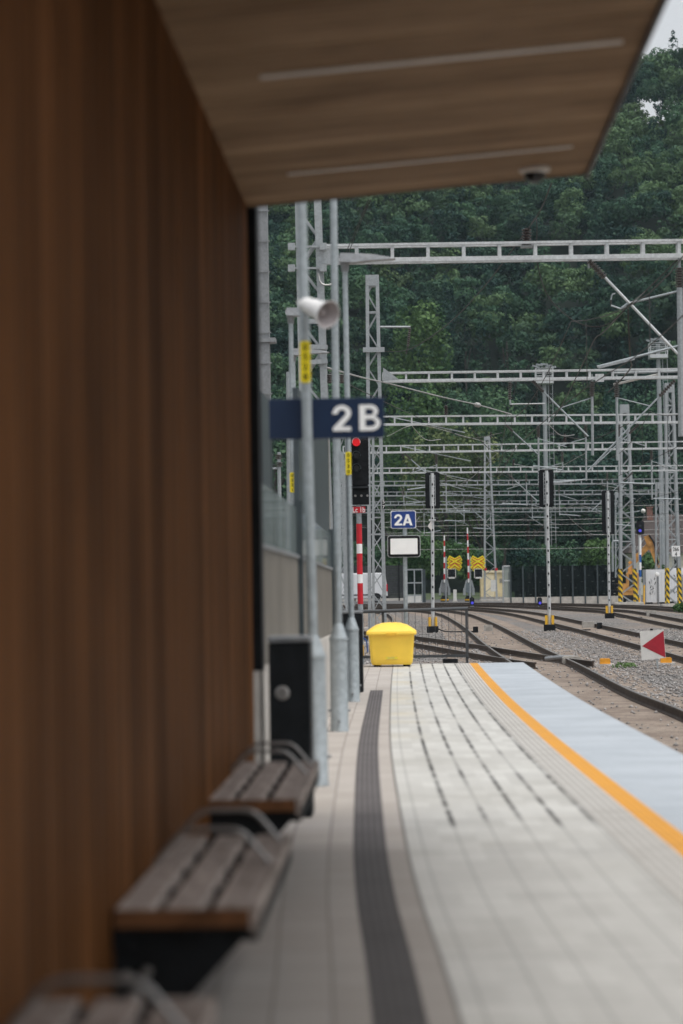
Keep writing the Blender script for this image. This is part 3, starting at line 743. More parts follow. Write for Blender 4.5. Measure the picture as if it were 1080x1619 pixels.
ptree('broadleaf_tree', 'dark round tree between the two rear signals and the far lattice mast', 'tree', 925, 700, 262, 170, mat='leaf', tint=(.2, 0), n=4200, seed=11)
ptree('broadleaf_tree', 'dark tree rising behind the brown house roof', 'tree', 1045, 690, 268, 170, mat='leaf', tint=(.25, 0), n=4200, seed=12)
ptree('broadleaf_tree', 'dark green tree seen between the black shelter post and first lamp', 'tree', 432, 600, 252, 130, mat='leaf', tint=(.3, 0), n=3600, seed=13)
ptree('broadleaf_tree', 'leafy green tree behind the nearest lattice mast', 'tree', 505, 600, 256, 120, mat='leaf', tint=(.6, .15), n=3600, seed=14)
ptree('shrub', 'fresh green shrub behind the display board pole', 'shrub', 665, 828, 222, 88, mat='leaf_fresh', tint=(.35, .08), n=3000, size=.16, seed=15, trunk=False)
ptree('shrub', 'dense green shrub behind the left crossing boom', 'shrub', 722, 852, 218, 74, mat='leaf_fresh', tint=(.2, .0), n=2600, size=.15, seed=16, trunk=False)
ptree('shrub', 'dark shrub between the two yellow cross signs', 'shrub', 768, 862, 220, 60, mat='leaf', tint=(.5, .1), n=2200, size=.15, seed=17, trunk=False)
ptree('shrub', 'dark shrub behind the left end of the black crates', 'shrub', 838, 845, 224, 84, mat='leaf', tint=(.25, 0), n=2600, size=.16, seed=18, trunk=False)
ptree('shrub', 'rounded mid green shrub behind the middle signal mast', 'shrub', 893, 848, 226, 76, mat='leaf', tint=(.55, .1), n=2600, size=.16, seed=19, trunk=False)
ptree('shrub', 'bright green shrub above the black crates beside the rightmost signal', 'shrub', 948, 846, 218, 66, mat='leaf_fresh', tint=(.3, .15), n=2600, size=.16, seed=20, trunk=False)
ptree('shrub', 'green shrub under the digger arm', 'shrub', 1032, 868, 205, 44, mat='leaf_fresh', tint=(.25, .0), n=1800, size=.15, seed=21, trunk=False)
ptree('shrub', 'dark green shrub behind the white van', 'shrub', 575, 850, 230, 110, mat='leaf', tint=(.5, .1), n=2800, size=.16, seed=22, trunk=False)
ptree('shrub', 'shrub beside the white van tail in front of dark fence boards', 'shrub', 628, 846, 226, 60, mat='leaf_fresh', tint=(.2, .0), n=2200, size=.16, seed=23, trunk=False)
b_ = gp(1077, 974, GZ); tree('shrub', 'low weedy shrub at the foot of the rightmost striped mast', 'shrub', tuple(b_), .75, .42, mat='leaf_fresh', tint=(.2, 0), n=500, size=.07, seed=24, trunk=False)
g0 = gp(988, 1056, GZ)
q, tt = leaves(np.random.default_rng(3), [((g0.x, g0.y, GZ + .03), (.3, .25, .1))], 160, .035, .6, .5)
w_ = arr_mesh('weeds', q, quads(160), 'leaf_fresh', tt); w_['kind'] = 'stuff'

# ---- the damp air between here and the hill
hm = bpy.data.materials.new('damp_air'); hm.use_nodes = True; hn = hm.node_tree.nodes; hn.remove(hn['Principled BSDF'])
pv = hn.new('ShaderNodeVolumePrincipled'); pv.inputs['Color'].default_value = (0.7, 0.88, 1.0, 1); pv.inputs['Density'].default_value = HAZE; pv.inputs['Anisotropy'].default_value = 0.2
hm.node_tree.links.new(pv.outputs[0], hn['Material Output'].inputs['Volume']); M['air'] = hm
mb = MB(); mb.box((-260, -70, GZ - 1.5), (300, 600, 118)); hz_ = mb.build('haze', 'air'); hz_['kind'] = 'stuff'

# ================================================================ SHELTER
D_END = 13.63
wtop = at(391, 327, D_END); otop = at(925, 275, D_END)
WX, OX = wtop.x, otop.x; WZ = wtop.z; SL = (otop.z - wtop.z) / (OX - WX)
def soff(x): return WZ + SL * (x - WX)
def on_soffit(px, py):
    w = ray(px, py); den = w.z - SL * w.x
    return CAM + w * ((WZ + SL * (CAM.x - WX) - CAM.z) / den)
Y0 = -14.0
sh = thing('platform_shelter', 'timber clad platform shelter with brown board wall and sloping wooden canopy', 'shelter', (WX - .6, 5, 0))
mb = MB(); nb = int((D_END - Y0) / .14); rr = random.Random(3)
for i in range(nb + 1):
    a = math.floor(Y0 / .14) * .14 + i * .14; b = min(a + .132, D_END)
    if b > a: mb.box((WX - .05, a, .0), (WX - rr.random() * .003, b, WZ + .02))
mb.build('board_wall', 'wood_wall', sh)
mb = MB(); mb.box((WX - .3, Y0, 0), (WX - .052, D_END - .004, WZ + .2)); mb.build('wall_core', 'fascia', sh)
mb = MB(); n0 = math.floor(Y0 / .19)
for i in range(160):
    a = (n0 + i) * .19; b = min(a + .186, D_END)
    if a > D_END: break
    j = rr.random() * .002
    mb.mesh([(x, yy, soff(x) + (dz if dz else j)) for dz in (0, .03) for yy in (a, b) for x in (WX - .25, OX)],
            [(0, 2, 3, 1), (4, 5, 7, 6), (0, 1, 5, 4), (2, 6, 7, 3), (0, 4, 6, 2), (1, 3, 7, 5)])
mb.build('soffit', 'wood_soffit', sh)
mb = MB()
mb.mesh([(x, yy, soff(x) + dz) for dz in (.034, .30) for yy in (Y0, D_END - .02) for x in (WX - .6, OX - .02)], [(0, 2, 3, 1), (4, 5, 7, 6), (0, 1, 5, 4), (2, 6, 7, 3), (0, 4, 6, 2), (1, 3, 7, 5)])
mb.build('roof', 'fascia', sh)
mb = MB()
mb.mesh([(x, yy, soff(x) + dz) for dz in (-.025, .31) for yy in (Y0, D_END + .02) for x in (OX + .002, OX + .02)], [(0, 2, 3, 1), (4, 5, 7, 6), (0, 1, 5, 4), (2, 6, 7, 3), (0, 4, 6, 2), (1, 3, 7, 5)])
mb.mesh([(x, yy, soff(x) + dz) for dz in (-.006, .31) for yy in (D_END + .002, D_END + .02) for x in (WX - .6, OX)], [(0, 2, 3, 1), (4, 5, 7, 6), (0, 1, 5, 4), (2, 6, 7, 3), (0, 4, 6, 2), (1, 3, 7, 5)])
mb.build('fascia_trim', 'fascia', sh)
for (p, q, w) in (((412, 123), (985, 63), .05), ((455, 275), (905, 231), .035), ((395, -120), (1060, -190), .05)):
    a, b = on_soffit(*p), on_soffit(*q); yy = (a.y + b.y) / 2
    mb = MB(); x0, x1 = a.x, b.x
    mb.mesh([(x, y_, soff(x) + dz) for dz in (-.006, .01) for y_ in (yy - w / 2, yy + w / 2) for x in (x0, x1)], [(0, 2, 3, 1), (4, 5, 7, 6), (0, 1, 5, 4), (2, 6, 7, 3), (0, 4, 6, 2), (1, 3, 7, 5)])
    mb.build('light_strip', 'led', sh)
xl, xr = at(393, 700, 13.75).x, at(411.5, 700, 13.75).x
mb = MB(); mb.box((xl, D_END + .03, at(400, 1060, 13.75).z), (xr, D_END + .28, soff(xl) + .05)); mb.build('corner_post', 'black', sh)
mb = MB()
for i in range(14):
    a = WX + .002 + i * .137; b = min(a + .134, OX - .02)
    if b > a: mb.box((a, -2.1 , 0), (b, -2.05 + (i % 3) * .001, soff(a) - .004))
mb.build('added_shade_wall', 'wood_wall', sh)  # unseen board wall behind the camera, added to shade the near floor
# dome camera
c = on_soffit(845, 266); t = thing('dome_camera', 'small black dome camera under the outer corner of the canopy', 'camera', c)
mb = MB(); mb.lathe([(0, 0), (.085, 0), (.085, .6), (.06, 1), (0, 1)], c + Vector((0, 0, .004)), c + Vector((0, 0, -.03)), 20); mb.build('mounting_ring', 'led', t, smooth=True)
mb = MB(); mb.lathe([(.062, 0), (.06, .3), (.045, .7), (.02, .95), (0, 1)], c + Vector((0, 0, -.028)), c + Vector((0, 0, -.085)), 20); mb.build('dome', 'dome', t, smooth=True)

# ---- benches on the wall
def bench(y0, y1, label, arms, sh_x=0.0):
    t = thing('wall_bench', label, 'bench', (WX + .02, (y0 + y1) / 2, .3), 'slatted benches along the shelter wall')
    x0 = WX + .008 + sh_x; w = .108; g = .036; zt = .45
    for k in range(3):
        mb = MB(); a = x0 + k * (w + g)
        mb.box((a, y0, zt - .045), (a + w, y1, zt), 0); o = mb.build('seat_board', 'wood_bench', t, bevel=.006)
    xf = x0 + 3 * w + 2 * g
    mb = MB(); mb.box((xf + .003, y0, zt - .075), (xf + .024, y1, zt + .001)); mb.build('front_edge', 'wood_bench', t)
    mb = MB(); mb.box((x0, y0 - .02, zt - .055), (xf, y0 - .002, zt - .004)); mb.build('end_board', 'wood_end', t)
    mb = MB(); mb.box((x0 - .01, y0 + .01, zt - .12), (x0 + .05, y1 - .01, zt - .048)); mb.box((x0 + .2, y0 + .01, zt - .1), (x0 + .26, y1 - .01, zt - .048)); mb.box((x0 + .36, y0 + .01, zt - .1), (x0 + .42, y1 - .01, zt - .048))
    n = max(2, int((y1 - y0) / .42))
    for i in range(n + 1):
        y = y0 + .06 + (y1 - y0 - .12) * i / n
        mb.box((x0 + .002, y - .02, zt - .047), (xf - .004, y + .02, zt - .043 + .03))
    mb.build('support_frame', 'black', t)
    for y in (y0 + .03, (y0 + y1) / 2, y1 - .11):
        mb = MB(); mb.prism([(x0 - .02, zt - .05), (xf - .03, zt - .05), (xf - .03, zt - .11), (x0 + .13, zt - .36), (x0 - .02, zt - .40)], y, y + .06, 0)
        br = mb.build('wall_bracket', 'black', t)
        for bx, bz, br_ in ((.05, .27, .022), (.03, .2, .016), (.09, .19, .016)):
            mb = MB(); mb.lathe([(0, 0), (br_, 0), (br_, .6), (br_ * .6, 1), (0, 1)], (x0 + bx, y, zt - bz), (x0 + bx, y - .02, zt - bz), 12); mb.build('bolt', 'alu', br)
    for y in arms:
        mb = MB(); pr = [(x0, zt), (x0 + .1, zt + .115), (xf - .1, zt + .115), (xf - .005, zt)]; P = [Vector((pr[0][0], y, pr[0][1]))]
        for (pa, pb), (a, b), (na, nb_) in zip(pr, pr[1:], pr[2:]):
            l1, l2 = math.hypot(pa - a, pb - b), math.hypot(na - a, nb_ - b); u1, u2 = ((pa - a) / l1, (pb - b) / l1), ((na - a) / l2, (nb_ - b) / l2); rd = .045
            for f in range(7):
                t_ = f / 6; k0, k2 = (1 - t_) ** 2 * rd, t_ ** 2 * rd
                P.append(Vector((a + u1[0] * k0 + u2[0] * k2, y, b + u1[1] * k0 + u2[1] * k2)))
        P.append(Vector((pr[3][0], y, pr[3][1]))); mb.path(P, .0092, 10)
        mb.build('armrest', 'alu', t, smooth=True)
    return t
def yseat(py, zt=.45): return F * (CAM.z - zt) / (py - 911)
yb0, yb1 = yseat(1432), yseat(1318)
bench(yb0, yb1, 'middle slatted bench on the shelter wall, its dark end bracket towards us', (yseat(1362), yseat(1328)))
ya0, ya1 = yseat(1262), yseat(1203)
bench(ya0, ya1, 'far slatted bench on the shelter wall, beside the black litter bin', (yseat(1224), yseat(1210)), -.03)
yc1 = yseat(1572)
bench(yc1 - 1.95, yc1, 'nearest slatted bench, only its armrest loop and board ends showing', (yseat(1628),))

# ================================================================ UNDERPASS SCREEN beyond the shelter
SX = -.9
S0, S1 = 14.3, 28.2
us = thing('underpass_screen', 'low screen of taupe panels on pale plinth topped with glass, beyond the shelter', 'screen wall', (SX - .1, 20, PZZ(20)))
def along(name, mat, x0, x1, za, zb, y0=S0, y1=S1, step=.7):
    mb = MB(); n = max(1, int((y1 - y0) / step))
    ys = [y0 + (y1 - y0) * i / n for i in range(n + 1)]
    for a, b in zip(ys, ys[1:]):
        p, q = PZZ(a), PZZ(b)
        mb.face([(x1, a, p + za), (x1, b, q + za), (x1, b, q + zb), (x1, a, p + zb)]); mb.face([(x0, b, q + za), (x0, a, p + za), (x0, a, p + zb), (x0, b, q + zb)])
        mb.face([(x0, a, p + zb), (x1, a, p + zb), (x1, b, q + zb), (x0, b, q + zb)]); mb.face([(x1, a, p + za), (x0, a, p + za), (x0, b, q + za), (x1, b, q + za)])
    for y, s in ((y0, 1), (y1, -1)):
        p = PZZ(y); f = [(x0, y, p + za), (x1, y, p + za), (x1, y, p + zb), (x0, y, p + zb)]; mb.face(f if s > 0 else f[::-1])
    return mb.build(name, mat, us)
along('plinth', 'concrete', SX - .22, SX, -.1, .87)
along('taupe_panel', 'panel', SX - .06, SX - .02, .875, 1.60)
along('cap_rail', 'dull_steel', SX - .07, SX - .005, 1.603, 1.63)
for a, b in ((S0, 17.0), (17.05, 19.7), (19.85, 22.4), (22.45, 25.2), (25.25, S1)): along('glass_pane', 'glass', SX - .045, SX - .03, 1.633, 2.02, a, b)
for y in (19.77, S1 - .06): 
    mb = MB(); mb.box((SX - .05, y - .05, PZZ(y) + .5), (SX + .02, y + .05, PZZ(y) + 2.08)); mb.build('screen_post', 'slate', us)
def slab_panel(label, ya, yb, zt, trim):
    t = thing('slate_panel', label, 'cladding panel', (SX - .3, (ya + yb) / 2, PZZ(ya)))
    mb = MB(); mb.box((SX - .3, ya, -.1), (SX - .24, yb, zt)); mb.build('cladding_sheet', 'slate', t)
    mb = MB(); mb.box((SX - .31, yb + .003, -.1), (SX - .23, yb + .06, zt + .02)); mb.build('edge_trim', trim, t)
k = .27
slab_panel('narrow dark slate panel standing right beside the black shelter post', F * (.9 + k) / (650 - 412), F * (.9 + k) / (650 - 425.5), at(418, 622, 19).z, 'slate')
slab_panel('wide dark slate panel behind the glass under the 2 B sign', F * (.9 + k) / (650 - 471), F * (.9 + k) / (650 - 519), at(500, 662, 30).z, 'concrete_dark')

# ================================================================ LITTER BINS
def litter_bin(label, x0, x1, y, zb, zt):
    t = thing('litter_bin', label, 'litter bin', ((x0 + x1) / 2, y + .17, zb), 'slim litter bins on the platform')
    mb = MB(); mb.box((x0, y, zb), (x1, y + .34, zt - .035), 0); mb.build('body', 'black', t, bevel=.008)
    mb = MB(); mb.box((x0 - .004, y - .006, zt - .032), (x1 + .004, y + .346, zt), 0); mb.build('lid', 'dull_steel', t, bevel=.006)
    xm = x0 + (x1 - x0) * .33; zl = zt - .33
    mb = MB(); mb.lathe([(0, 0), (.042, 0), (.042, .5), (.034, .8), (.02, .8), (.018, .5), (0, .5)], (xm, y - .001, zl), (xm, y - .02, zl), 20); mb.build('lock', 'alu', t, smooth=True)
    return t
yl = 14.25; a, b = at(425, 1100, yl), at(491, 1100, yl)
litter_bin('black slim litter bin with round lock, standing at the end of the far bench', a.x, b.x, yl, 0, at(450, 1007, yl).z)
yl = 32.3; b = at(574.5, 1090, yl)
litter_bin('black litter bin half hidden behind the lamp post nearest the grit bin', b.x - .3, b.x, yl, PZZ(yl), at(565, 966, yl).z)

# ================================================================ POSTS
def lamp_head(t, p, L, s=1):
    """flat street luminaire reaching to +x from the pole top p"""
    mb = MB(); mb.lathe([(0, 0), (.045, 0), (.05, .55), (.062, .75), (.05, 1), (0, 1)], p, p + Vector((0, 0, .14)), 12); mb.build('spigot', 'dull_steel', t, smooth=True)
    q = p + Vector((0, 0, .12)); mb = MB()
    prof = [(-.07, 0, .07), (-.05, -.03, .105), (.12, -.035, .1), (.34, -.01, .085), (.6, .0, .035), (L, .012, .028)]
    sec = []
    for x, lo, hi in prof:
        w = .11 if x < .3 else .1
        sec.append([q + Vector((x, -w, lo + .02)), q + Vector((x, w, lo + .02)), q + Vector((x, w * .8, hi)), q + Vector((x, -w * .8, hi))])
    for A, B in zip(sec, sec[1:]):
        for i in range(4): j = (i + 1) % 4; mb.face([A[i], B[i], B[j], A[j]])
    mb.face(sec[0]); mb.face(sec[-1][::-1])
    hd = mb.build('lamp_head', 'dull_steel', t)
    mb = MB()
    for k in range(6): x = .36 + k * .035; mb.box((q.x + x, q.y - .085, q.z + .05), (q.x + x + .012, q.y + .085, q.z + .085 - k * .008))
    mb.build('cooling_fins', 'dull_steel', hd)
def post(kind, label, base, top, zs=1.03, rs=.085, ru=.036, head=True, code=None, ctag=None, mat='galv', hl=.62):
    t = thing(kind, label, 'lamp post' if kind == 'lamp_post' else 'post', base, 'steel posts along the platform')
    b, tp = Vector(base), Vector(top); ax = (tp - b) / (tp.z - b.z)
    def P(h): return b + ax * h
    mb = MB(); mb.lathe([(0, 0), (rs * 1.06, 0), (rs * 1.06, .02), (rs, .03), (rs, .97), (rs * 1.07, .972), (rs * 1.07, 1), (rs, 1)], P(0), P(zs * .87), 20)
    mb.lathe([(rs, 0), (ru * 1.15, 1), (ru, 1)], P(zs * .87), P(zs), 20); sv = mb.build('base_sleeve', mat, t, smooth=True)
    for q0, q1, r_ in ((P(.2) + Vector((-rs * .8, 0, 0)), P(.2) + Vector((-rs - .02, -.01, 0)), .012), (P(.2) + Vector((rs * .8, 0, 0)), P(.2) + Vector((rs + .02, -.01, 0)), .012), (P(.1) + Vector((0, -rs * .9, 0)), P(.1) + Vector((0, -rs - .012, 0)), .014)):
        mb = MB(); mb.tube(q0, q1, r_, n=8); mb.build('bolt', 'dull_steel', sv)
    mb = MB(); mb.tube(P(zs), tp, ru, ru * .92, 14); mb.build('pole', mat, t, smooth=True)
    if head: lamp_head(t, tp, hl)
    if code:
        h = ctag; c = P(h); L = .285; mb = MB()
        mb.box((c.x - ru * .98, c.y - ru - .006, c.z - L / 2), (c.x + ru * .98, c.y - ru - .001, c.z + L / 2), 0, bev=.012)
        pl = mb.build('number_tag', 'yellow_tag', t)
        for i, ch in enumerate(code): text('numeral', ch, .062, (c.x, c.y - ru - .008, c.z + L * .36 - i * L * .24), pl, 'black', ext=.001, off=.001)
    return t, P
d1, d2, d3, d4 = 16.6, 23.2, 29.7, 34.5
b1 = at(500, 1240, d1); tp1 = at(473, 255, d1); b1.z = PZZ(d1)
p1, P1 = post('lamp_post', 'blurred nearest steel post carrying the 2 B sign and white horn speaker', b1, tp1 + Vector((0, 0, .9)) , code='0528', ctag=at(478, 573, d1).z - b1.z)
b2 = at(537, 1153, d2); b2.z = PZZ(d2)
post('lamp_post', 'bare steel post with broad base sleeve, second from the shelter', b2, at(527, 250, d2) + Vector((0, 0, .3)))
b3 = at(558, 1107, d3); b3.z = PZZ(d3)
p3, P3 = post('lamp_post', 'steel lamp post with number 0530 and its flat lamp head in view', b3, at(545.5, 430, d3), code='0530', ctag=at(549, 733, d3).z - b3.z)
b4 = at(465.5, 1085, d4); b4.z = PZZ(d4)
post('lamp_post', 'lamp post with number 0531 behind the glass screen', b4, at(460, 512, d4), code='0531', ctag=at(463, 763, d4).z - b4.z)
d5 = 41.5; b5 = at(470, 1050, d5); b5.z = PZZ(d5)
post('lamp_post', 'farthest lamp post, only its grey head showing past the nearest post', b5, at(464, 572, d5), head=True)
# small bracket on the second post
mb = MB(); c = at(536, 735, d2)
mb.bar(at(528, 717, d2), at(541, 716, d2), .02); mb.bar(at(541, 715, d2), at(541, 756, d2), .035); mb.bar(at(530, 748, d2), at(541, 749, d2), .02)
tag(mb.build('bracket', 'galv'), 'small grey bracket clamped to the second post', 'bracket')
# sign 2 B
ds = d1 + .06; a, b = at(425, 630, ds), at(608, 693, ds); zt = (at(425, 630, ds).z + at(608, 629, ds).z) / 2; zb = (at(425, 694, ds).z + at(608, 693, ds).z) / 2
t = thing('platform_sign', 'long navy platform sign reading 2 B, held behind the nearest post', 'sign', ((a.x + b.x) / 2, ds, zb))
mb = MB(); mb.box((a.x, ds, zb), (b.x, ds + .05, zt)); mb.build('sign_panel', 'navy', t, bevel=.004)
pxm = F / ds; cz = (zt + zb) / 2
glyph('lettering', '2', 41 / pxm, (at(540.7, 662, ds).x, ds - .004, cz), t, 'white', sx=1.15)
glyph('lettering', 'B', 41 / pxm, (at(584.8, 662, ds).x, ds - .004, cz), t, 'white', sx=1.24)
mb = MB()
for zz in (zb + .04, zt - .04): c = P1(zz - b1.z); mb.box((c.x - .034, c.y, zz - .012), (c.x + .034, ds - .001, zz + .012))
mb.build('clamp', 'galv', t)
# horn speaker
a, b = at(481, 480, d1 - .05), at(516, 496, d1 - .22)
ax = (b - a).normalized(); L = .27
t = thing('horn_speaker', 'white horn loudspeaker clamped to the nearest post above the sign', 'loudspeaker', a)
mb = MB(); mb.lathe([(0, 0), (.045, .02), (.055, .12), (.055, .28), (.06, .32), (.064, .55), (.078, .8), (.1, 1), (.094, 1)], a, a + ax * L, 24); mb.build('shell', 'horn', t, smooth=True)
mb = MB(); mb.lathe([(.094, 1), (.068, .84), (.045, .66), (0, .6)], a, a + ax * L, 24); mb.lathe([(0.024, .6), (.026, .78), (.012, .84), (0, .85)], a, a + ax * L, 14); mb.build('horn_throat', 'hornin', t, smooth=True)
mb = MB(); mb.bar(a + Vector((-.04, .05, .02)), a + Vector((.06, 0, -.02)), .035); mb.build('clamp', 'horn', t)

# ================================================================ PLATFORM END: grit bin, fence, signs
dB = 41.6; a, b = at(586, 1050, dB), at(653, 1050, dB); zb = PZZ(dB); s = dB / F
cx = (a.x + b.x) / 2; w0 = (b.x - a.x) / 2; zl = at(617, 999, dB).z; ztop = at(617, 984.5, dB).z
t = thing('grit_bin', 'big yellow grit bin with domed lid at the end of the platform', 'grit bin', (cx, dB + .35, zb))
def rrect(hx, hy, r, z, cy, n=5):
    out = []
    for sx, sy, a0 in ((1, -1, -90), (1, 1, 0), (-1, 1, 90), (-1, -1, 180)):
        for k in range(n + 1):
            an = R(a0 + 90 * k / n); out.append(Vector((cx + sx * (hx - r) + r * math.cos(an), cy + sy * (hy - r) + r * math.sin(an), z)))
    return out
def loft(rings, mb):
    n = len(rings[0])
    for A, B in zip(rings, rings[1:]):
        for i in range(n): j = (i + 1) % n; mb.face([A[i], A[j], B[j], B[i]])
    mb.face(rings[0][::-1]); mb.face(rings[-1])
cy = dB + .36; H = zl - zb
mb = MB(); loft([rrect(w0 * .93, .27, .07, zb + .035, cy), rrect(w0 * .985, .29, .07, zb + .075, cy), rrect(w0 * 1.0, .3, .07, zb + .12, cy), rrect(w0 * 1.09, .34, .06, zl - .03, cy)], mb); mb.build('tub', 'yellow_bin', t, smooth=True)
wl_ = 40 * s
mb = MB(); loft([rrect(wl_ * .985, .385, .07, zl - .055, cy), rrect(wl_ * 1.0, .395, .07, zl - .03, cy), rrect(wl_ * .985, .385, .08, zl + .008, cy), rrect(wl_ * .82, .33, .09, zl + .06, cy), rrect(wl_ * .62, .26, .1, zl + .115, cy), rrect(wl_ * .38, .17, .1, ztop - .01, cy), rrect(wl_ * .16, .1, .08, ztop, cy)], mb); mb.build('lid', 'yellow_bin', t, smooth=True)
mb = MB(); mb.box((cx - .1, cy - .315, zb + .13), (cx + .1, cy - .306 , zb + .175)); pl = mb.build('maker_plate', 'yellow_tag', t)
mb = MB()
for z_ in (.132, .171): mb.box((cx - .1, cy - .3165, zb + z_), (cx + .1, cy - .3155, zb + z_ + .003))
for i in range(9): mb.box((cx - .07 + i * .014, cy - .3165, zb + .147), (cx - .062 + i * .014, cy - .3155, zb + .16))
mb.build('embossing', 'concrete_dark', pl)
mb = MB(); mb.box((cx - .09, cy - .405, zl - .06), (cx + .09, cy - .392, zl - .02), 0, bev=.008); mb.build('lid_grip', 'amber', t)
for sx in (-1, 1):
    mb = MB(); mb.box((cx + sx * w0 * .7 - .06, cy - .2, zb), (cx + sx * w0 * .7 + .06, cy + .2, zb + .036)); mb.build('foot', 'blackmat', t)

dF = 43.3
fa, fb = at(540, 968.5, dF), at(740, 962, dF); fz = fa.z; fzb = at(640, 1038, dF).z
t = thing('railing', 'dark thin barred railing closing the platform end behind the yellow bin', 'railing', ((fa.x + fb.x) / 2, dF, fzb))
mb = MB(); mb.tube((fa.x - .4, dF, fz), (fb.x, dF, fb.z), .032, n=10); mb.build('handrail', 'rail_dark', t, smooth=True)
mb = MB(); mb.bar((fa.x - .4, dF, fzb), (fb.x, dF, fzb), .03, .05); mb.build('bottom_rail', 'rail_dark', t)
mb = MB(); n = int((fb.x - fa.x + .4) / .118)
for i in range(n + 1):
    x = fb.x - i * .118; f = (x - fa.x) / (fb.x - fa.x); mb.bar((x, dF, fzb), (x, dF, fz + (fb.z - fz) * f), .008)
mb.build('bars', 'rail_dark', t)
for x in (at(738, 1000, dF).x, at(606, 1000, dF).x, fa.x - .35):
    mb = MB(); mb.bar((x, dF + .035, GZ - .05), (x, dF + .035, fz), .045); mb.build('post', 'rail_dark', t)
# 2A sign and display board on one pole
dS = 43.45; c = at(640, 830, dS); pb = at(641, 968, dS)
t = thing('pole_sign', 'grey pole at the railing carrying blue 2A sign over a blank framed board', 'sign', (c.x, dS, fzb - .2))
mb = MB(); mb.tube((pb.x, dS + .02, fzb - .3), (c.x, dS + .02, at(639, 815, dS).z), .038, n=12); mb.build('pole', 'galv', t, smooth=True)
def rpoly(x0, z0, x1, z1, r, n=4):
    out = []
    for X, Z, a0 in ((x1 - r, z0 + r, -90), (x1 - r, z1 - r, 0), (x0 + r, z1 - r, 90), (x0 + r, z0 + r, 180)):
        for k in range(n + 1): an = R(a0 + 90 * k / n); out.append((X + r * math.cos(an), Z + r * math.sin(an)))
    return out
def board(name, p, q, d, r, th, mat, parent):
    a, b = at(*p, d), at(*q, d); x0, x1 = min(a.x, b.x), max(a.x, b.x); z0, z1 = min(a.z, b.z), max(a.z, b.z)
    mb = MB(); mb.prism(rpoly(x0, z0, x1, z1, r)[::-1], d - th, d, 0); return mb.build(name, mat, parent), ((x0 + x1) / 2, (z0 + z1) / 2, x1 - x0, z1 - z0)
o, (X_, Z_, w_, h_) = board('sign_rim', (618, 836), (657.5, 807), dS - .03, .035, .02, 'white', t)
o, _ = board('sign_face', (619, 835), (656.5, 808), dS - .0525, .03, .004, 'blue', t)
q2, qa = at(629.8, 821.9, dS - .06), at(644.4, 821.9, dS - .06)
glyph('lettering', '2', 17.6 * dS / F, q2, t, 'white', sx=1.14)
glyph('lettering', 'A', 17.6 * dS / F, qa, t, 'white', sx=1.16)
o, _ = board('board_rim', (613, 881.5), (664.5, 846), dS - .03, .05, .05, 'galv_light', t)
o, _ = board('board_frame', (613.8, 880.8), (663.7, 846.7), dS - .0815, .045, .006, 'blackmat', t)
o, (X2, Z2, w2, h2) = board('blank_face', (617.5, 876.5), (660, 851), dS - .089, .008, .004, 'white', t)
mb = MB(); 
for zz in (Z_ + .05, Z2 + .08): mb.box((X_ - .06, dS - .029, zz - .02), (X_ + .06, dS + .06, zz + .02))
mb.build('clamp', 'galv', t)
# rubber block and yellow canister
a = at(700, 1047, 43.15); b = at(724, 1041, 43.15)
mb = MB(); mb.box((a.x, 43.1, PZZ(43) - .0), (b.x, 43.24, PZZ(43) + .075), 0, bev=.012); tag(mb.build('rubber_block', 'blackmat'), 'low black rubber block lying at the platform end', 'block')
c = at(571, 1040, 43.9); t = thing('gas_canister', 'small yellow canister with blue hose left of the grit bin', 'canister', c)
mb = MB(); mb.lathe([(0, 0), (.05, 0), (.055, .05), (.055, .75), (.03, .9), (.02, 1), (0, 1)], c, c + Vector((0, 0, .3)), 14); mb.build('bottle', 'amber', t, smooth=True)
mb = MB(); mb.path(spline([c + Vector((0, 0, .3)), c + Vector((.04, -.02, .36)), c + Vector((.1, 0, .3)), c + Vector((.12, .03, .1))], 5), .012, 6); mb.build('hose', 'bluepaint', t)

# ================================================================ LATTICE MASTS AND CATENARY PORTALS
def lattice(t, base, top, w0, w1, chord=.11, pitch=.62, mat='galv_far', plate=.5, name='mast', zig=True):
    """square lattice mast between two points; frame mesh with its bracing as a sub-part"""
    b, tp = Vector(base), Vector(top); H = (tp - b).length; ax = (tp - b) / H
    X = Vector((1, 0, 0)); Y = Vector((0, 1, 0))
    def P(sx, sy, h): w = (w0 + (w1 - w0) * h / H) / 2 - chord / 2; return b + ax * h + X * (sx * w) + Y * (sy * w)
    mb = MB()
    for sx in (-1, 1):
        for sy in (-1, 1): mb.bar(P(sx, sy, 0), P(sx, sy, H), chord)
    fr = mb.build(name, mat, t)
    mb = MB(); n = max(3, int(H / pitch))
    for i in range(n):
        h0, h1 = H * i / n, H * (i + 1) / n; s = 1 if i % 2 else -1
        for sy in (-1, 1): mb.bar(P(-s, sy, h0), P(s, sy, h1), chord * .42, chord * .3)
        for sx in (-1, 1): mb.bar(P(sx, -s, h0), P(sx, s, h1), chord * .42, chord * .3)
        if i % 6 == 5:
            for sy in (-1, 1): mb.bar(P(-1, sy, h1), P(1, sy, h1), chord * .45)
    mb.build('bracing', mat, fr)
    if plate:
        mb = MB(); w = w1 / 2
        for sy in (-1, 1): q = P(0, sy, H); mb.box((q.x - w, q.y - chord * .6, q.z - plate), (q.x + w, q.y + chord * .6, q.z + .004))
        mb.build('top_plate', mat, fr)
    return fr, P
def insulator(name, a, b, r, mat, parent, n=7):
    prof = [(0, 0)]
    for i in range(n): f = i / n; prof += [(r * .5, f), (r, f + .25 / n), (r, f + .5 / n), (r * .5, f + .75 / n)]
    prof += [(r * .45, 1), (0, 1)]
    mb = MB(); mb.lathe(prof, a, b, 12); return mb.build(name, mat, parent)
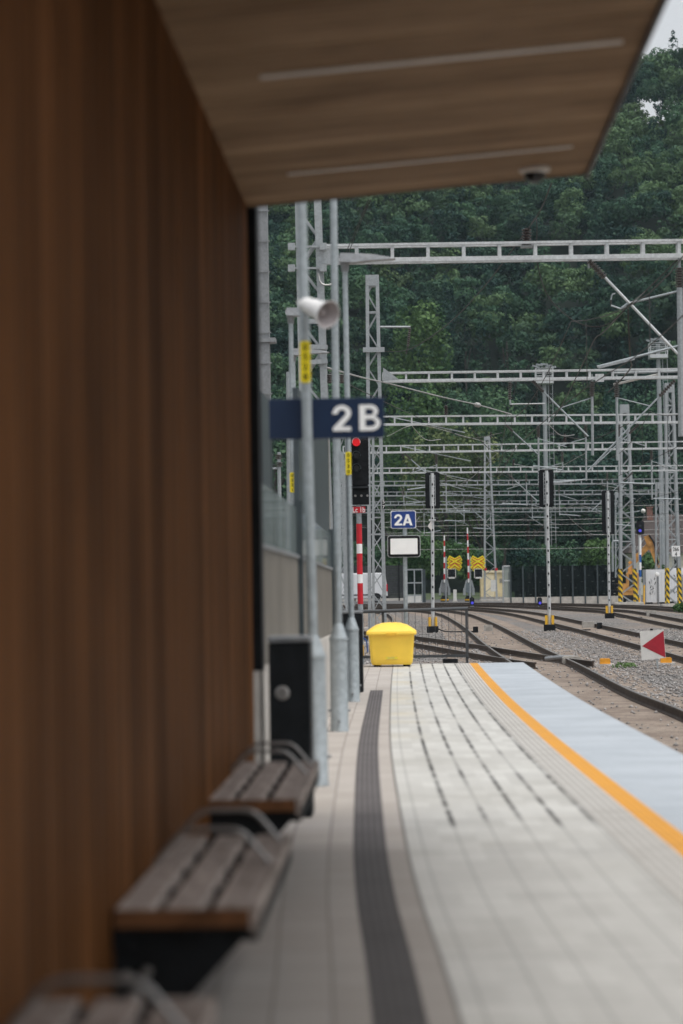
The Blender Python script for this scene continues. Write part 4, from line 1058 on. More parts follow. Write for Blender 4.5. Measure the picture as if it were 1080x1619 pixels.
def crossbeam(t, a, b, depth, step=.72, mat='galv_light', wid=.3, ch=.09):
    a, b = Vector(a), Vector(b); U = Vector((0, 0, 1)); Y = Vector((0, wid / 2, 0)); n = max(2, int((b - a).length / step))
    mb = MB()
    for s in (-1, 1): mb.bar(a + Y * s, b + Y * s, ch * .8, ch)
    for i in range(n + 1):
        p = a + (b - a) * (i / n)
        for s in (-1, 1): mb.bar(p + Y * s + U * ch * .45, p + Y * s + U * (depth - ch * .25), ch * .8 - .004, ch * .5)
        if i < n: mb.bar(p - Y + U * depth, p + Y + U * depth, ch * .5)
    for s in (-1, 1): mb.bar(a + Y * s + U * depth, b + Y * s + U * depth, ch * 1.1, ch * .55)
    bm_ = mb.build('crossbeam', mat, t)
    return bm_
def tubep(name, a, b, r, mat, parent):
    mb = MB(); mb.tube(a, b, r, n=8); return mb.build(name, mat, parent, smooth=True)
def dropper(t, d, x, ytop, ybot, ins=None, mat='galv_far', r=.045):
    """vertical drop tube under a beam, with its insulator"""
    if ins:
        i0, i1 = ins; insulator('insulator', at(x, i0, d), at(x, i1, d), r * 2.1, 'grey_ins', t, 8)
        tubep('drop_tube', at(x, ytop, d), at(x, i0, d), r * .6, mat, t); tubep('drop_tube', at(x + .2, i1, d), at(x + 1, ybot, d), r, mat, t)
    else: tubep('drop_tube', at(x, ytop, d), at(x, ybot, d), r, mat, t)
def strut(t, d, p, q, r=.03, ins=0, mat='galv_far', name='cantilever_tube', dd=0):
    """sloping tube from p to q with an insulator over the first INS share"""
    a, b = at(*p, d), at(*q, d + dd); r *= .82
    if ins:
        m = a + (b - a) * ins; insulator('insulator', a, m, r * 2.5, 'grey_ins', t, 8); tubep(name, m, b, r, mat, t)
    else: tubep(name, a, b, r, mat, t)
def dh(y, x=800, h=6.5): return F * h / (908 - (x - 650) * math.tan(ROLL) - y)

def portal(label, mast, bl, br, depth, d, mkw, top_ins=(), mat='galv_light', step=.72):
    (mxb, mxt, myt), wb, wt = mast, mkw['w0'], mkw['w1']
    tp = at(mxt, myt, d); bp = at(mxb, 1000, d); bp.z = GZ
    t = thing('catenary_portal', label, 'catenary portal', bp, 'catenary portals over the station throat')
    lattice(t, bp, tp, wb, wt, chord=mkw.get('chord', .11), pitch=mkw.get('pitch', .62), plate=mkw.get('plate', .5))
    mb = MB(); mb.box((bp.x - .6, d - .6, GZ - .3), (bp.x + .6, d + .6, GZ + .12)); mb.build('footing', 'concrete', t)
    crossbeam(t, at(*bl, d), at(*br, d), depth, step, mat)
    for x, y0, y1 in top_ins: insulator('insulator', at(x, y1, d), at(x, y0, d), .1, 'brown_ins', t, 6)
    return t
# --- first portal
d = dh(400)
t1 = portal('nearest and thickest catenary portal, its mast rising behind the white horn speaker', ((508, 484, 200)), (508, 414), (1300, 402.5), .31, d, dict(w0=.66, w1=.5, chord=.135, pitch=.55), [(832.5, 361, 388)])
for yy in (348, 384, 421):
    pass
for yy in (390, 424):
    mb = MB(); p, q = at(457, yy, d - .33), at(516, yy, d - .33); mb.bar(p, q, .05, .04)
    for x in (461, 511): c = at(x, yy, d - .36); mb.box((c.x - .07, c.y - .05, c.z - .07), (c.x + .07, c.y + .05, c.z + .07))
    mb.build('beam_clamp', 'galv_far', t1)
mb = MB(); c, e = at(508, 416, d), at(536, 396, d); mb.box((c.x, d - .25, c.z - .05), (e.x, d - .21, e.z)); mb.build('gusset', 'galv_far', t1)
for yy, xr in ((508, 523), (548, 518), (573, 518)):
    mb = MB(); mb.bar(at(486, yy, d - .36), at(xr, yy + (1 if yy < 560 else -2), d - .36), .05, .09); mb.build('bracket', 'galv_far', t1)
for x in (521, 540):
    insulator('insulator', at(x, 592, d), at(x, 606, d), .07, 'grey_ins', t1, 4)
mb = MB(); mb.path(spline([at(503, 432, d - .36), at(508, 448, d - .4), at(522, 450, d - .38), at(534, 440, d - .3)], 6), .018, 6); mb.build('cable_loop', 'wirepale', t1)
# the cantilever set hanging at the right of the first beam
strut(t1, d, (931, 412), (1073, 561), .036, .18, 'galv_light')
strut(t1, d, (931, 410), (931, 424), .03)
insulator('insulator', at(1074.5, 423, d), at(1074.5, 455, d), .09, 'grey_ins', t1, 8)
tubep('drop_tube', at(1074, 404, d), at(1074, 423, d), .03, 'galv_far', t1); tubep('drop_tube', at(1074.5, 455, d), at(1077, 690, d), .06, 'galv_far', t1)
strut(t1, d, (1074, 460), (992, 480), .028, 0, 'galv', 'stay_tube'); strut(t1, d, (992, 480), (983, 487), .03, 0, 'galv', 'stay_tube')
mb = MB(); mb.path(spline([at(973, 464, d), at(968, 466, d), at(966, 474, d)], 4), .016, 6); mb.build('hook', 'galv', t1)
strut(t1, d, (966, 483), (982, 488.5), .022, 0, 'galv', 'stay_tube'); strut(t1, d, (982, 488.5), (990, 484), .022, 0, 'galv', 'stay_tube'); strut(t1, d, (966, 474), (966, 484), .014, 0, 'wire', 'hanger')
strut(t1, d, (944, 580), (1080, 545), .03, 0, 'galv', 'registration_arm'); 
mb = MB(); mb.bar(at(946, 581, d), at(1003, 567, d), .07, .05); mb.build('arm_sleeve', 'galv_far', t1)
mb = MB(); c = at(832.5, 390, d); mb.box((c.x - .12, d - .1, c.z - .02), (c.x + .12, d + .1, c.z + .02)); mb.build('insulator_foot', 'galv_far', t1)
# --- second portal
d = dh(595)
t2 = portal('second catenary portal, its lattice mast standing free behind the grit bin', ((597, 588.5, 436)), (606, 603), (1260, 594), .27, d, dict(w0=.62, w1=.44, chord=.11, pitch=.6, plate=.36))
mb = MB(); mb.prism([(at(606, 590, d).x, at(606, 582, d).z), (at(630, 600, d).x, at(630, 600, d).z), (at(606, 600, d).x, at(606, 603, d).z)], d - .2, d - .17); mb.build('gusset', 'galv_far', t2)
mb = MB(); c = at(574, 557, d - .35); e = at(608, 549, d - .35); mb.box((c.x, c.y - .06, c.z), (e.x, e.y + .06, e.z)); mb.build('collar_plate', 'galv_far', t2)
strut(t2, d, (600, 517), (649, 517), .045, 0, 'galv_far', 'side_arm')
insulator('insulator', at(648, 519, d), at(645, 548, d), .05, 'grey_ins', t2, 9); strut(t2, d, (645, 548), (642, 560), .025, 0, 'wire', 'clamp')
mb = MB(); mb.box(tuple(at(604.5, 805, d - .4)), tuple(at(608.5, 790, d - .36))); nb_ = mb.build('number_plate', 'blackmat', t2); c = at(606.5, 797.5, d - .41)
for i, ch in enumerate('57'): text('numeral', ch, .17, (c.x, c.y, c.z + .09 - i * .17), nb_, 'white', ext=.001)
dropper(t2, d, 936, 592, 720, (603, 627)); strut(t2, d, (936, 629), (886, 645), .022, 0, 'galv', 'stay_tube'); strut(t2, d, (842, 602), (930, 690), .035, .2, 'galv')
dropper(t2, d, 975, 592, 728, (604, 628)); strut(t2, d, (976, 629), (1028, 642), .022, 0, 'galv', 'stay_tube'); strut(t2, d, (1067, 601), (930, 744), .035, .18, 'galv')
dropper(t2, d, 806, 596, 640, (604, 632), r=.03); strut(t2, d, (806, 639), (862, 638), .025, 0, 'galv_light', 'side_arm')
mb = MB(); c = at(948, 598, d - .2); mb.box((c.x - .14, c.y - .02, c.z - .12), (c.x + .14, c.y + .02, c.z + .14)); mb.build('gusset', 'galv_light', t2)
strut(t2, d, (970, 608), (1040, 592), .05, 0, 'offwhite', 'registration_arm'); strut(t2, d, (968, 590), (1080, 587), .05, 0, 'galv_far', 'stay_tube')
# --- the rows behind
rows = [  # y of beam (left, right), mast px, right end px, name of what sets it apart
    (668, 664, 599, 1250, .34, 'third catenary portal, level with the lower half of the 2 B sign'),
    (713, 704, 545, 1250, .34, 'fourth catenary portal, just under the 2 B sign'),
    (745, 740, 542.5, 1240, .3, 'fifth catenary portal, at the height of the red signal lamp'),
    (765, 760, 544, 1150, .3, 'sixth catenary portal, crossing the tops of the two rear signals'),
    (781, 777, 541.5, 1040, .3, 'seventh catenary portal, level with the rear signal heads'),
    (795.5, 792, 543, 976, .3, 'eighth catenary portal, ending at the right striped lattice mast'),
    (807.5, 804, 540.5, 966, .3, 'lowest and most distant catenary portal, just above the 2A sign'),
]
rr = random.Random(12)
sets = {0: [(851, 765, 800, 850), (926, 760, 0, 0), (978, 765, 1010, 940)], 1: [(690, 770, 640, 685), (889, 745, 0, 0), (1030, 790, 0, 0)],
        2: [(832, 800, 802, 850), (960, 830, 1000, 935), (705, 810, 0, 0)], 3: [(884, 815, 850, 876), (638, 800, 0, 0), (978, 815, 0, 0)],
        4: [(733, 826, 700, 733), (841, 820, 0, 0)], 5: [(953, 812, 918, 950), (670, 845, 612, 665), (775, 838, 740, 770)], 6: [(720, 860, 0, 0), (860, 835, 830, 858)]}
ports = [t1, t2]
for k, (yl_, yr_, mx, xr_, dep, lab) in enumerate(rows):
    d = dh((yl_ + yr_) / 2 - 3)
    s = F / d
    t = portal(lab, ((mx, mx - 3, 700 + k * 14 - (30 if k < 2 else 0))), (mx - 2, yl_ + 3.5), (xr_, yr_ - (xr_ - 1080) * .008 + 3.5), dep, d, dict(w0=.55, w1=.42, chord=.1, pitch=.75, plate=.3), mat='galv_light' if k < 3 else 'galv_far', step=.72)
    if xr_ < 1100:
        bp = at(xr_, 900, d); bp.z = GZ; lattice(t, bp, at(xr_, yr_ - 14, d), .5, .4, .1, .75)
    for (x, yb, xa, xe_) in sets[k]:
        yy = yl_ + (yr_ - yl_) * (x - 600) / 480 + 3
        i0 = yy + 4; i1 = i0 + .5 * s
        dropper(t, d, x, yy, yb, (i0, i1), r=.035 if k > 1 else .04)
        if xa: strut(t, d, (xa, yy + 3), (xe_, min(yb - 4, yy + abs(xe_ - xa) * .98)), .033, .22, 'galv')
        sgn = 1 if rr.random() < .5 else -1
        strut(t, d, (x, i1 + 2), (x + sgn * 1.2 * s, i1 + 2 + .35 * s), .022, 0, 'galv', 'stay_tube')
        strut(t, d, (x, yb - 2), (x + sgn * 1.5 * s, yb - 2 + (.25 - .5 * rr.random()) * s), .04, 0, 'galv', 'registration_arm')
    if k < 4:
        for x in ((705, 893, 812, 757)[k],): yy = yl_ + (yr_ - yl_) * (x - 600) / 480 - dep * s + 2; insulator('insulator', at(x, yy, d), at(x, yy - .42 * s, d), .09, 'brown_ins', t, 5)
    strut(t, d, (612 + k * 22, yl_ - dep * s - 1 + 4), (735 + k * 9, yl_ + (16 if k < 3 else 8)), .03, 0, 'galv', 'stay_tube')
    ports.append(t)
    for q in range(5):
        x0 = 615 + 450 * rr.random(); x1 = x0 + rr.uniform(-130, 130); y1 = yl_ + rr.uniform(14, 52); y0 = yl_ + 2; m_ = ((x0 + x1) / 2, max(y0, y1) + rr.uniform(-8, 12))
        mb = MB(); mb.path(spline([at(x0, y0, d), at(*m_, d + 8), at(x1, y1, d + 20)], 6), .016, 5); mb.build('jumper_wire', 'wirepale' if q % 2 else 'wire', t)

# ================================================================ STANDALONE MASTS
def mast(label, xb, yb, xt, yt, d, w0, w1, hazard=0, plate=.5, chord=.12, pitch=.7, foot=True, cat='lattice mast'):
    bp = at(xb, yb, d); bp.z = GZ
    t = thing('lattice_mast', label, cat, bp, 'free lattice masts')
    fr, P = lattice(t, bp, at(xt, yt, d), w0, w1, chord, pitch, plate=plate)
    if foot: mb = MB(); mb.box((bp.x - w0 * .8, d - w0 * .8, GZ - .2), (bp.x + w0 * .8, d + w0 * .8, GZ + .16)); mb.build('footing', 'concrete', t)
    if hazard:
        for sx in (-1, 1):
            for sy in (-1, 1): mb = MB(); mb.bar(P(sx, sy, .22), P(sx, sy, hazard), chord + .03); mb.build('hazard_sleeve', 'hazard', t)
    return t
def dbase(x, y): return F * (CAM.z - GZ) / (y - (908 - (x - 650) * math.tan(ROLL)))
mast('straight lattice mast with black and yellow striped feet, left one of the striped pair', 993, 953, 987, 640, dbase(993, 955.5), 1.25, .62, 2.5, .6, .17)
t = mast('rightmost lattice mast with striped feet carrying the 266 4 plate', 1065, 955, 1058, 606, dbase(1065, 958.5), .98, .6, 2.5, .6, .17)
dm = dbase(1065, 958.5)
pl, (X_, Z_, w_, h_) = board('distance_plate', (1062, 880), (1075, 863), dm - .6, .03, .04, 'white', t)
text('lettering', '266', .34, (X_, dm - .65, Z_ + .14), pl, 'blackmat', ext=.001, off=.004, sx=.78); text('lettering', '4', .34, (X_, dm - .65, Z_ - .19), pl, 'blackmat', ext=.001, off=.004, sx=.85)
t = mast('tapering lattice mast standing in front of the yellow hut', 776, 948, 770, 690, dbase(776, 950.5), 1.15, .5, 0, .3, .14)
d = dbase(776, 950.5)
insulator('insulator', at(776, 693, d - .2), at(776, 683, d - .2), .1, 'brown_ins', t, 4)
mb = MB(); c = at(780, 935, d - .7); mb.box((c.x - .2, c.y - .1, c.z), (c.x + .2, c.y + .1, c.z + .95)); mb.build('switch_box', 'offwhite', t)
mb = MB(); 
for x in (767.5, 784.5): c = at(x, 900, d); mb.box((c.x - .1, d - .55, c.z - .1), (c.x + .1, d + .55, c.z + .1))
mb.build('red_band', 'red', t)
# stepped steel mast at the left edge
d = 44.0; bp = at(424, 1010, d); bp.z = GZ; tp = at(411, 240, d)
t = thing('stepped_mast', 'grey steel mast with climbing rungs right beside the black shelter post', 'mast', bp)
mb = MB(); mb.bar(bp, tp, .24, .3); mb.build('shaft', 'dull_steel', t)
mb = MB()
for i in range(16):
    p = bp + (tp - bp) * (.12 + .055 * i); mb.bar(p + Vector((-.14, -.17, 0)), p + Vector((.16, -.17, 0)), .022)
mb.build('climbing_rungs', 'dull_steel', t)
mb = MB(); c = at(419, 539, d); mb.box((c.x - .22, d - .2, c.z - .04), (c.x + .2, d + .2, c.z + .04)); mb.build('collar', 'dull_steel', t)
# slim poles seen between
for lab, x0, y0, x1, y1, d in (('thin grey pole standing close behind the 0531 lamp post', 459, 1000, 456.5, 588, 47.0), ('short distant pole with insulators left of the 0531 lamp post', 445, 990, 441, 715, 68.0)):
    bp = at(x0, y0, d); bp.z = GZ; t = thing('slim_pole', lab, 'pole', bp)
    mb = MB(); mb.tube(bp, at(x1, y1, d), .07, .05, 10); mb.build('shaft', 'galv_far', t, smooth=True)
    if d > 60:
        strut(t, d, (431, 741), (443, 740), .04, 0, 'galv_far', 'side_arm')
        for yy in (718, 730): insulator('insulator', at(441 + (yy - 718) * .05, yy + 8, d), at(441 + (yy - 718) * .05, yy, d), .1, 'grey_ins', t, 3)
# floodlight towers
def flood(label, xb, xt, ytop, d, seed):
    bp = at(xb, 950, d); zb_ = GZ; bp.z = zb_; tp = at(xt, ytop, d); s = d / F
    t = thing('floodlight_tower', label, 'floodlight tower', bp, 'floodlight towers')
    H = tp.z - zb_; ax = (tp - bp) / H
    mb = MB(); mb.lathe([(0, 0), (.27, 0), (.19, 1), (0, 1)], bp, tp - Vector((0, 0, 8 * s)), 10); mb.build('tower_shaft', 'galv_far', t)
    mb = MB()
    for o in (.42, .85): mb.bar(bp + Vector((o, -.3, 0)), bp + ax * (H - 26 * s) + Vector((o - .06, -.3, 0)), .05)
    n = int(H / .8)
    for i in range(n - 2): p = bp + ax * (.8 * i); mb.bar(p + Vector((.42, -.3, 0)), p + Vector((.82, -.3, 0)), .035)
    mb.build('ladder', 'galv_far', t)
    c = tp; pf = 30 * s
    mb = MB(); w = 14 * s; z0 = c.z - pf
    mb.box((c.x - w, d - w, z0), (c.x + w, d + w, z0 + 6 * s))
    for sx in (-1, 1):
        for sy in (-1, 1): mb.bar((c.x + sx * w * .96, d + sy * w * .96, z0), (c.x + sx * w * .96, d + sy * w * .96, z0 + 24 * s), .08)
    for z in (12, 18, 24):
        for sy in (-1, 1): mb.bar((c.x - w, d + sy * w * .96, z0 + z * s), (c.x + w, d + sy * w * .96, z0 + z * s), .05)
        for sx in (-1, 1): mb.bar((c.x + sx * w * .96, d - w, z0 + z * s), (c.x + sx * w * .96, d + w, z0 + z * s), .05)
    mb.build('platform_cage', 'galv_light', t)
    for i, (dx, dz, an) in enumerate(((-13, 28, .5), (-7, 30, .3), (0, 30.5, .1), (7, 27, -.3), (13, 25, -.2))):
        q = Vector((c.x + dx * s, d - w * .4, z0 + dz * s)); mb = MB()
        mb.bar(q + Vector((-.3, 0, .1 * an)), q + Vector((.3, -.2, -an * .3)), .42, .16); mb.build('floodlight', 'galv_far', t)
flood('floodlight tower with caged top behind the second rear signal', 867, 860, 577, 240.0, 1)
flood('taller floodlight tower with caged top near the right edge', 1050, 1040, 537, 225.0, 2)

# ================================================================ SIGNALS
def sig_mast(t, x0, y0, x1, y1, d, r=.07):
    b = at(x0, y0, d); b.z = GZ; tp = at(x1, y1, d); mb = MB(); mb.tube(b, tp, r, r * .95, 12)
    n = int((tp - b).length / .45)
    for i in range(2, n): p = b + (tp - b) * (i / n); mb.box((p.x - .028, p.y - r - .006, p.z - .045), (p.x + .028, p.y - r + .01, p.z + .045), 1)
    mb.build('signal_mast', ['galv_light', 'blackmat'], t, smooth=True)
    return b, tp
def rear_signal(label, xb, yb, xt, yt, hx, hy, d=None, extra=None):
    d = d or dbase(xb, yb); b = at(xb, yb, d); b.z = GZ
    t = thing('railway_signal', label, 'railway signal', b, 'signals seen from behind'); sig_mast(t, xb, yb, xt, yt, d)
    a, c = at(hx[0], hy[1], d), at(hx[1], hy[0], d); mb = MB()
    mb.prism(rpoly(a.x, a.z, c.x, c.z, .1)[::-1], d + .1, d + .14); mb.box((a.x + .06, d + .14, a.z + .1), (c.x - .06, d + .3, c.z - .1))
    n = 12
    for i in range(n): z = a.z + (c.z - a.z) * (i + .5) / n; mb.box((a.x - .02, d + .145, z - .012), (c.x + .02, d + .2, z + .012))
    hd = mb.build('signal_head', 'blackmat', t)
    for i in range(3):
        mb = MB(); z = a.z + (c.z - a.z) * (.25 + .25 * i); mb.lathe([(.1, 0), (.1, 1), (.085, 1), (.085, 0)], ((a.x + c.x) / 2, d + .28, z), ((a.x + c.x) / 2, d + .55, z - .03), 14); mb.build('lamp_hood', 'blackmat', hd)
    m = (a.x + c.x) / 2; mb = MB()
    for o in (-.1, .1): mb.bar((m + o, d + .075, a.z + .1), (m + o, d + .075, c.z - .12), .035)
    for i in range(9): z = a.z + .15 + (c.z - a.z - .3) * i / 8; mb.bar((m - .1, d + .07, z), (m + .1, d + .07, z), .035)
    mb.box((m - .05, d + .05, a.z + .25), (m + .05, d + .098, c.z - .3)); mb.build('head_bracket', 'galv_far', t)
    for o in (-.13, .13):
        mb = MB(); mb.box((b.x + o - .05, d - .12, GZ + .1), (b.x + o + .05, d + .0, GZ + .62)); mb.build('yellow_guard', 'amber', t)
    mb = MB(); mb.box((b.x - .24, d - .3, GZ - .02), (b.x + .22, d - .1, GZ + .26)); mb.build('base_box', 'blackmat', t)
    mb = MB(); mb.box((b.x - .3, d - .2, GZ - .2), (b.x + .3, d + .3, GZ + .06)); mb.build('footing', 'concrete', t)
    mb = MB(); mb.path(spline([Vector((b.x + .2, d - .2, GZ + .15)), Vector((b.x + .5, d - .3, GZ + .05)), Vector((b.x + 1.1, d - .25, GZ + .03)), Vector((b.x + 1.6, d - .4, GZ + .03))], 5), .025, 6); mb.build('cable', 'blackmat', t)
    if extra: extra(t, d)
    return t
def diamond(t, d):
    a, b, c, e = at(676, 832, d), at(682, 823, d), at(683, 840, d), at(682, 840, d)
    mb = MB(); mb.prism([(a.x, a.z), (b.x, b.z), (c.x, c.z)], d - .12, d - .1); mb.build('corner_plate', 'offwhite', t)
    mb = MB(); c = at(683.5, 822, d); mb.box((c.x - .14, d - .1, c.z - .03), (c.x + .14, d + .08, c.z + .03)); mb.build('collar', 'galv_light', t)
rear_signal('signal seen from behind on slotted mast, right of the 2A sign', 684.5, 1000, 683.5, 748, (673, 695), (746, 804), extra=diamond)
rear_signal('signal seen from behind in the gravel between the two right-hand tracks', 869, 997, 864, 744, (853, 875), (742, 802))
rear_signal('smaller rightmost signal seen from behind, ahead of the crates', 963.5, 977, 961, 776, (952.5, 971), (775, 845))
# main red signal
d = 56.0; b = at(570.5, 975, d); b.z = GZ
t = thing('railway_signal', 'lit red main signal on red and white striped mast with Lc 1b plate', 'railway signal', b)
mp = [(567.5, 800), (567.7, 828), (568.2, 860), (568.5, 875), (569, 908), (569.3, 922), (570, 955)]
mb = MB(); mb.tube(b, at(567.3, 797, d), .06, n=14); mb.build('signal_mast', 'galv', t)
for k in range(5):
    mb = MB(); mb.tube(at(*mp[k + 1], d), at(*mp[k + 2], d), .066, n=16); mb.build('mast_band', 'white' if k % 2 else 'red', t, smooth=True)
a, c = at(555.5, 798, d), at(582, 689, d); mb = MB()
x0, x1 = a.x, c.x; zs_ = at(566, 768, d).z
mb.prism(rpoly(x0, zs_, x1, c.z, .05)[::-1], d - .12, d + .12); hd = mb.build('signal_head', 'blackmat', t)
mb = MB(); n = 11
for i in range(n): z = zs_ + (c.z - zs_) * (i + .5) / n; mb.box((x0 + (x1 - x0) * .68, d - .128, z - .01), (x1 + .006, d + .1, z + .01))
mb.build('cooling_ribs', 'black', hd)
xm = x0 + (x1 - x0) * .34
for i, yy in enumerate((699.5, 720.5, 740.5)):
    z = at(564, yy, d).z; q = Vector((xm, d - .12, z)); r = .094
    mb = MB(); mb.lathe([(0, 0), (r, 0), (r, 1), (r * .8, 1.02), (r * .72, .4), (0, .4)], q, q + Vector((0, -.03, 0)), 22); ln = mb.build('lens', 'red_lamp' if i == 0 else 'vanglass', hd, smooth=True)
    mb = MB(); A = [math.pi * (f / 12) for f in range(-1, 14)]
    for p_, q_ in zip(A, A[1:]):
        P0, P1_ = [Vector((xm + r * math.cos(v_) * 1.04, 0, z + r * math.sin(v_) * 1.04)) for v_ in (p_, q_)]
        mb.bar(P0 + Vector((0, d - .24, 0)), P1_ + Vector((0, d - .24, 0)), .016, .16) if False else mb.mesh([P0 + Vector((0, d - .12, 0)), P1_ + Vector((0, d - .12, 0)), P1_ + Vector((0, d - .34, 0)), P0 + Vector((0, d - .34, 0))], [(0, 1, 2, 3)])
    hv = mb.build('lamp_hood', 'horn' if i == 0 else 'slate', hd); sm = hv.modifiers.new('thick', 'SOLIDIFY'); sm.thickness = .008
mb = MB(); z0 = at(566, 798, d).z; mb.box((x0 + .01, d - .1, z0), (x1 - .0, d + .1, zs_ - .004)); mb.mesh([(x0, d - .1, zs_ - .01), (x1, d - .1, zs_ - .01), (x1, d - .26, zs_ - .06), (x0, d - .26, zs_ - .06)], [(0, 1, 2, 3)]); lb = mb.build('lower_box', 'black', t, bevel=.01)
for i in range(3):
    q = Vector((x0 + .1 + i * .14, d - .1, at(566, 784, d).z)); mb = MB(); mb.lathe([(0, 0), (.028, 0), (.028, 1), (0, 1)], q, q + Vector((0, -.012, 0)), 12); mb.build('small_lamp', 'alu', lb)
pl, (X_, Z_, w_, h_) = board('name_plate', (557.5, 811), (577.5, 801), d - .07, .01, .015, 'red', t)
text('lettering', 'Lc 1b', .17, (X_, d - .09, Z_), pl, 'white', ext=.001, off=.002, sx=.8)
# blue distant signal on blue and white mast
d = dbase(1012, 953); b = at(1012, 950, d); b.z = GZ
t = thing('railway_signal', 'small shunting signal with blue lamp on blue and white striped mast', 'railway signal', b)
mb = MB(); mb.tube(b, at(1011.2, 846, d), .09, n=10); mb.build('signal_mast', 'galv_light', t)
for k, (y0, y1, m_) in enumerate(((912, 901, 'bluepaint'), (901, 889, 'white'), (889, 877, 'bluepaint'), (877, 850, 'white'))):
    mb = MB(); mb.tube(at(1012, y0, d), at(1011.8, y1, d), .1, n=12); mb.build('mast_band', m_, t, smooth=True)
a, c = at(1006, 845, d), at(1018, 824, d); mb = MB(); mb.prism(rpoly(a.x, a.z, c.x, c.z, .12)[::-1], d - .16, d + .1); hd = mb.build('signal_head', 'blackmat', t)
for yy, m_ in ((832, 'vanglass'), (839, 'blue_lamp')):
    q = at(1012, yy, d - .16); mb = MB(); mb.lathe([(0, 0), (.11 if m_[0] == 'b' else .12, 0), (.1, 1), (0, 1)], q, q + Vector((0, -.03, 0)), 14); mb.build('lens', m_, hd)
# dwarf signals
for lab, x, yb in (('dwarf signal with blue light at the foot of the right crossing boom', 746.5, 961), ('dwarf signal with blue light left of the second rear signal', 853.5, 961)):
    d = dbase(x, yb); b = at(x, yb, d); b.z = GZ; s = d / F
    t = thing('dwarf_signal', lab, 'dwarf signal', b, 'dwarf shunting signals')
    mb = MB(); mb.box((b.x - 3 * s, d - .1, GZ), (b.x + 3 * s, d + .1, b.z + 3.5 * s)); mb.build('stand', 'dull_steel', t)
    mb = MB(); mb.prism(rpoly(b.x - 3.6 * s, b.z + 3.6 * s, b.x + 3.6 * s, b.z + 17 * s, 3 * s)[::-1], d - .14, d + .1); hd = mb.build('signal_head', 'blackmat', t)
    q = Vector((b.x + .3 * s, d - .14, b.z + 8 * s)); mb = MB(); mb.lathe([(0, 0), (2.2 * s, 0), (2 * s, 1), (0, 1)], q, q + Vector((0, -.03, 0)), 14); mb.build('lens', 'blue_lamp', hd)
    q = Vector((b.x, d - .14, b.z + 13.5 * s)); mb = MB(); mb.lathe([(0, 0), (2 * s, 0), (2 * s, 1), (0, 1)], q, q + Vector((0, -.03, 0)), 14); mb.build('lens', 'vanglass', hd)
# red arrow plate by the track
d = dbase(1036, 1056); b = at(1040, 1056, d); b.z = GZ
t = thing('marker_board', 'white square marker board with crimson triangle pointing left, low beside the tracks', 'marker board', b)
mb = MB(); mb.bar(b, at(1036, 1015, d + .03), .04, .03); mb.build('stake', 'galv_far', t)
q = [at(1011.5, 998, d), at(1049.5, 995, d), at(1052.5, 1040, d), at(1014.5, 1044, d)]
mb = MB(); mb.prism([(p.x, p.z) for p in q][::-1], d - .012, d, 0); mb.build('plate', 'offwhite', t)
q = [at(1049, 997, d), at(1052, 1039.5, d), at(1015, 1021.5, d)]
mb = MB(); mb.prism([(p.x, p.z) for p in q], d - .0165, d - .013, 0); mb.build('triangle', 'redwine', t)
mb = MB(); c = at(1030, 996, d); mb.box((c.x - .03, d - .02, c.z - .01), (c.x + .03, d + .03, c.z + .03)); mb.build('clip', 'blackmat', t)
for lab, x0, x1, y0, y1 in (('small orange cover box on gravel right of the near rail', 949, 965, 1041, 1050), ('small orange cover box partly behind the marker board', 1045, 1062, 1039.5, 1048)):
    d = dbase((x0 + x1) / 2, y1 + 2); a, c = at(x0, y1, d), at(x1, y0, d)
    t = thing('cover_box', lab, 'cover box', ((a.x + c.x) / 2, d, GZ), 'orange cover boxes')
    mb = MB(); mb.box((a.x, d, GZ), (c.x, d + .2, c.z), bev=.02); mb.build('cover', 'orange', t)
    mb = MB(); mb.box((a.x - .12, d - .05, GZ - .02), (c.x + .1, d + .3, GZ + .05)); mb.build('slab', 'concrete', t)
# trackside boxes and switch rods
for lab, x, y, w, h, m_ in (('dark track magnet box between the rails of the nearest track', 752, 1000, .2, .24, 'blackmat'), ('pale cable box between the rails of the nearest track', 772, 998, .36, .26, 'concrete_dark'),
                            ('pale box between the rails of the second track', 930, 992, .5, .26, 'concrete_dark'), ('dark box lying between the rails of the second track', 948, 994, .2, .26, 'blackmat'), ('grey box inside the third track', 1030, 974, .5, .3, 'concrete_dark')):
    d = dbase(x, y); b = at(x, y, d); mb = MB(); mb.box((b.x - w / 2, d - .15, GZ), (b.x + w / 2, d + .15, GZ + h), bev=.02); tag(mb.build('trackside_box', m_), lab, 'trackside box')
d = dbase(903, 1050); b = at(895, 1048, d); t = thing('switch_motor', 'rounded dark switch drive with rods at the tip of the near switch', 'switch drive', (b.x, b.y, GZ))
mb = MB(); mb.path(spline([b + Vector((-.5, .4, .1)), b + Vector((-.1, .2, .14)), b + Vector((.25, .1, .12)), b + Vector((.3, -.1, .06)), b + Vector((.05, -.25, .05))], 5), .05, 8); mb.build('curved_rod', 'dull_steel', t, smooth=True)
mb = MB(); mb.box((b.x - .1, b.y - .3, GZ), (b.x + .35, b.y + .1, GZ + .22), bev=.05); mb.build('drive_housing', 'concrete_dark', t)

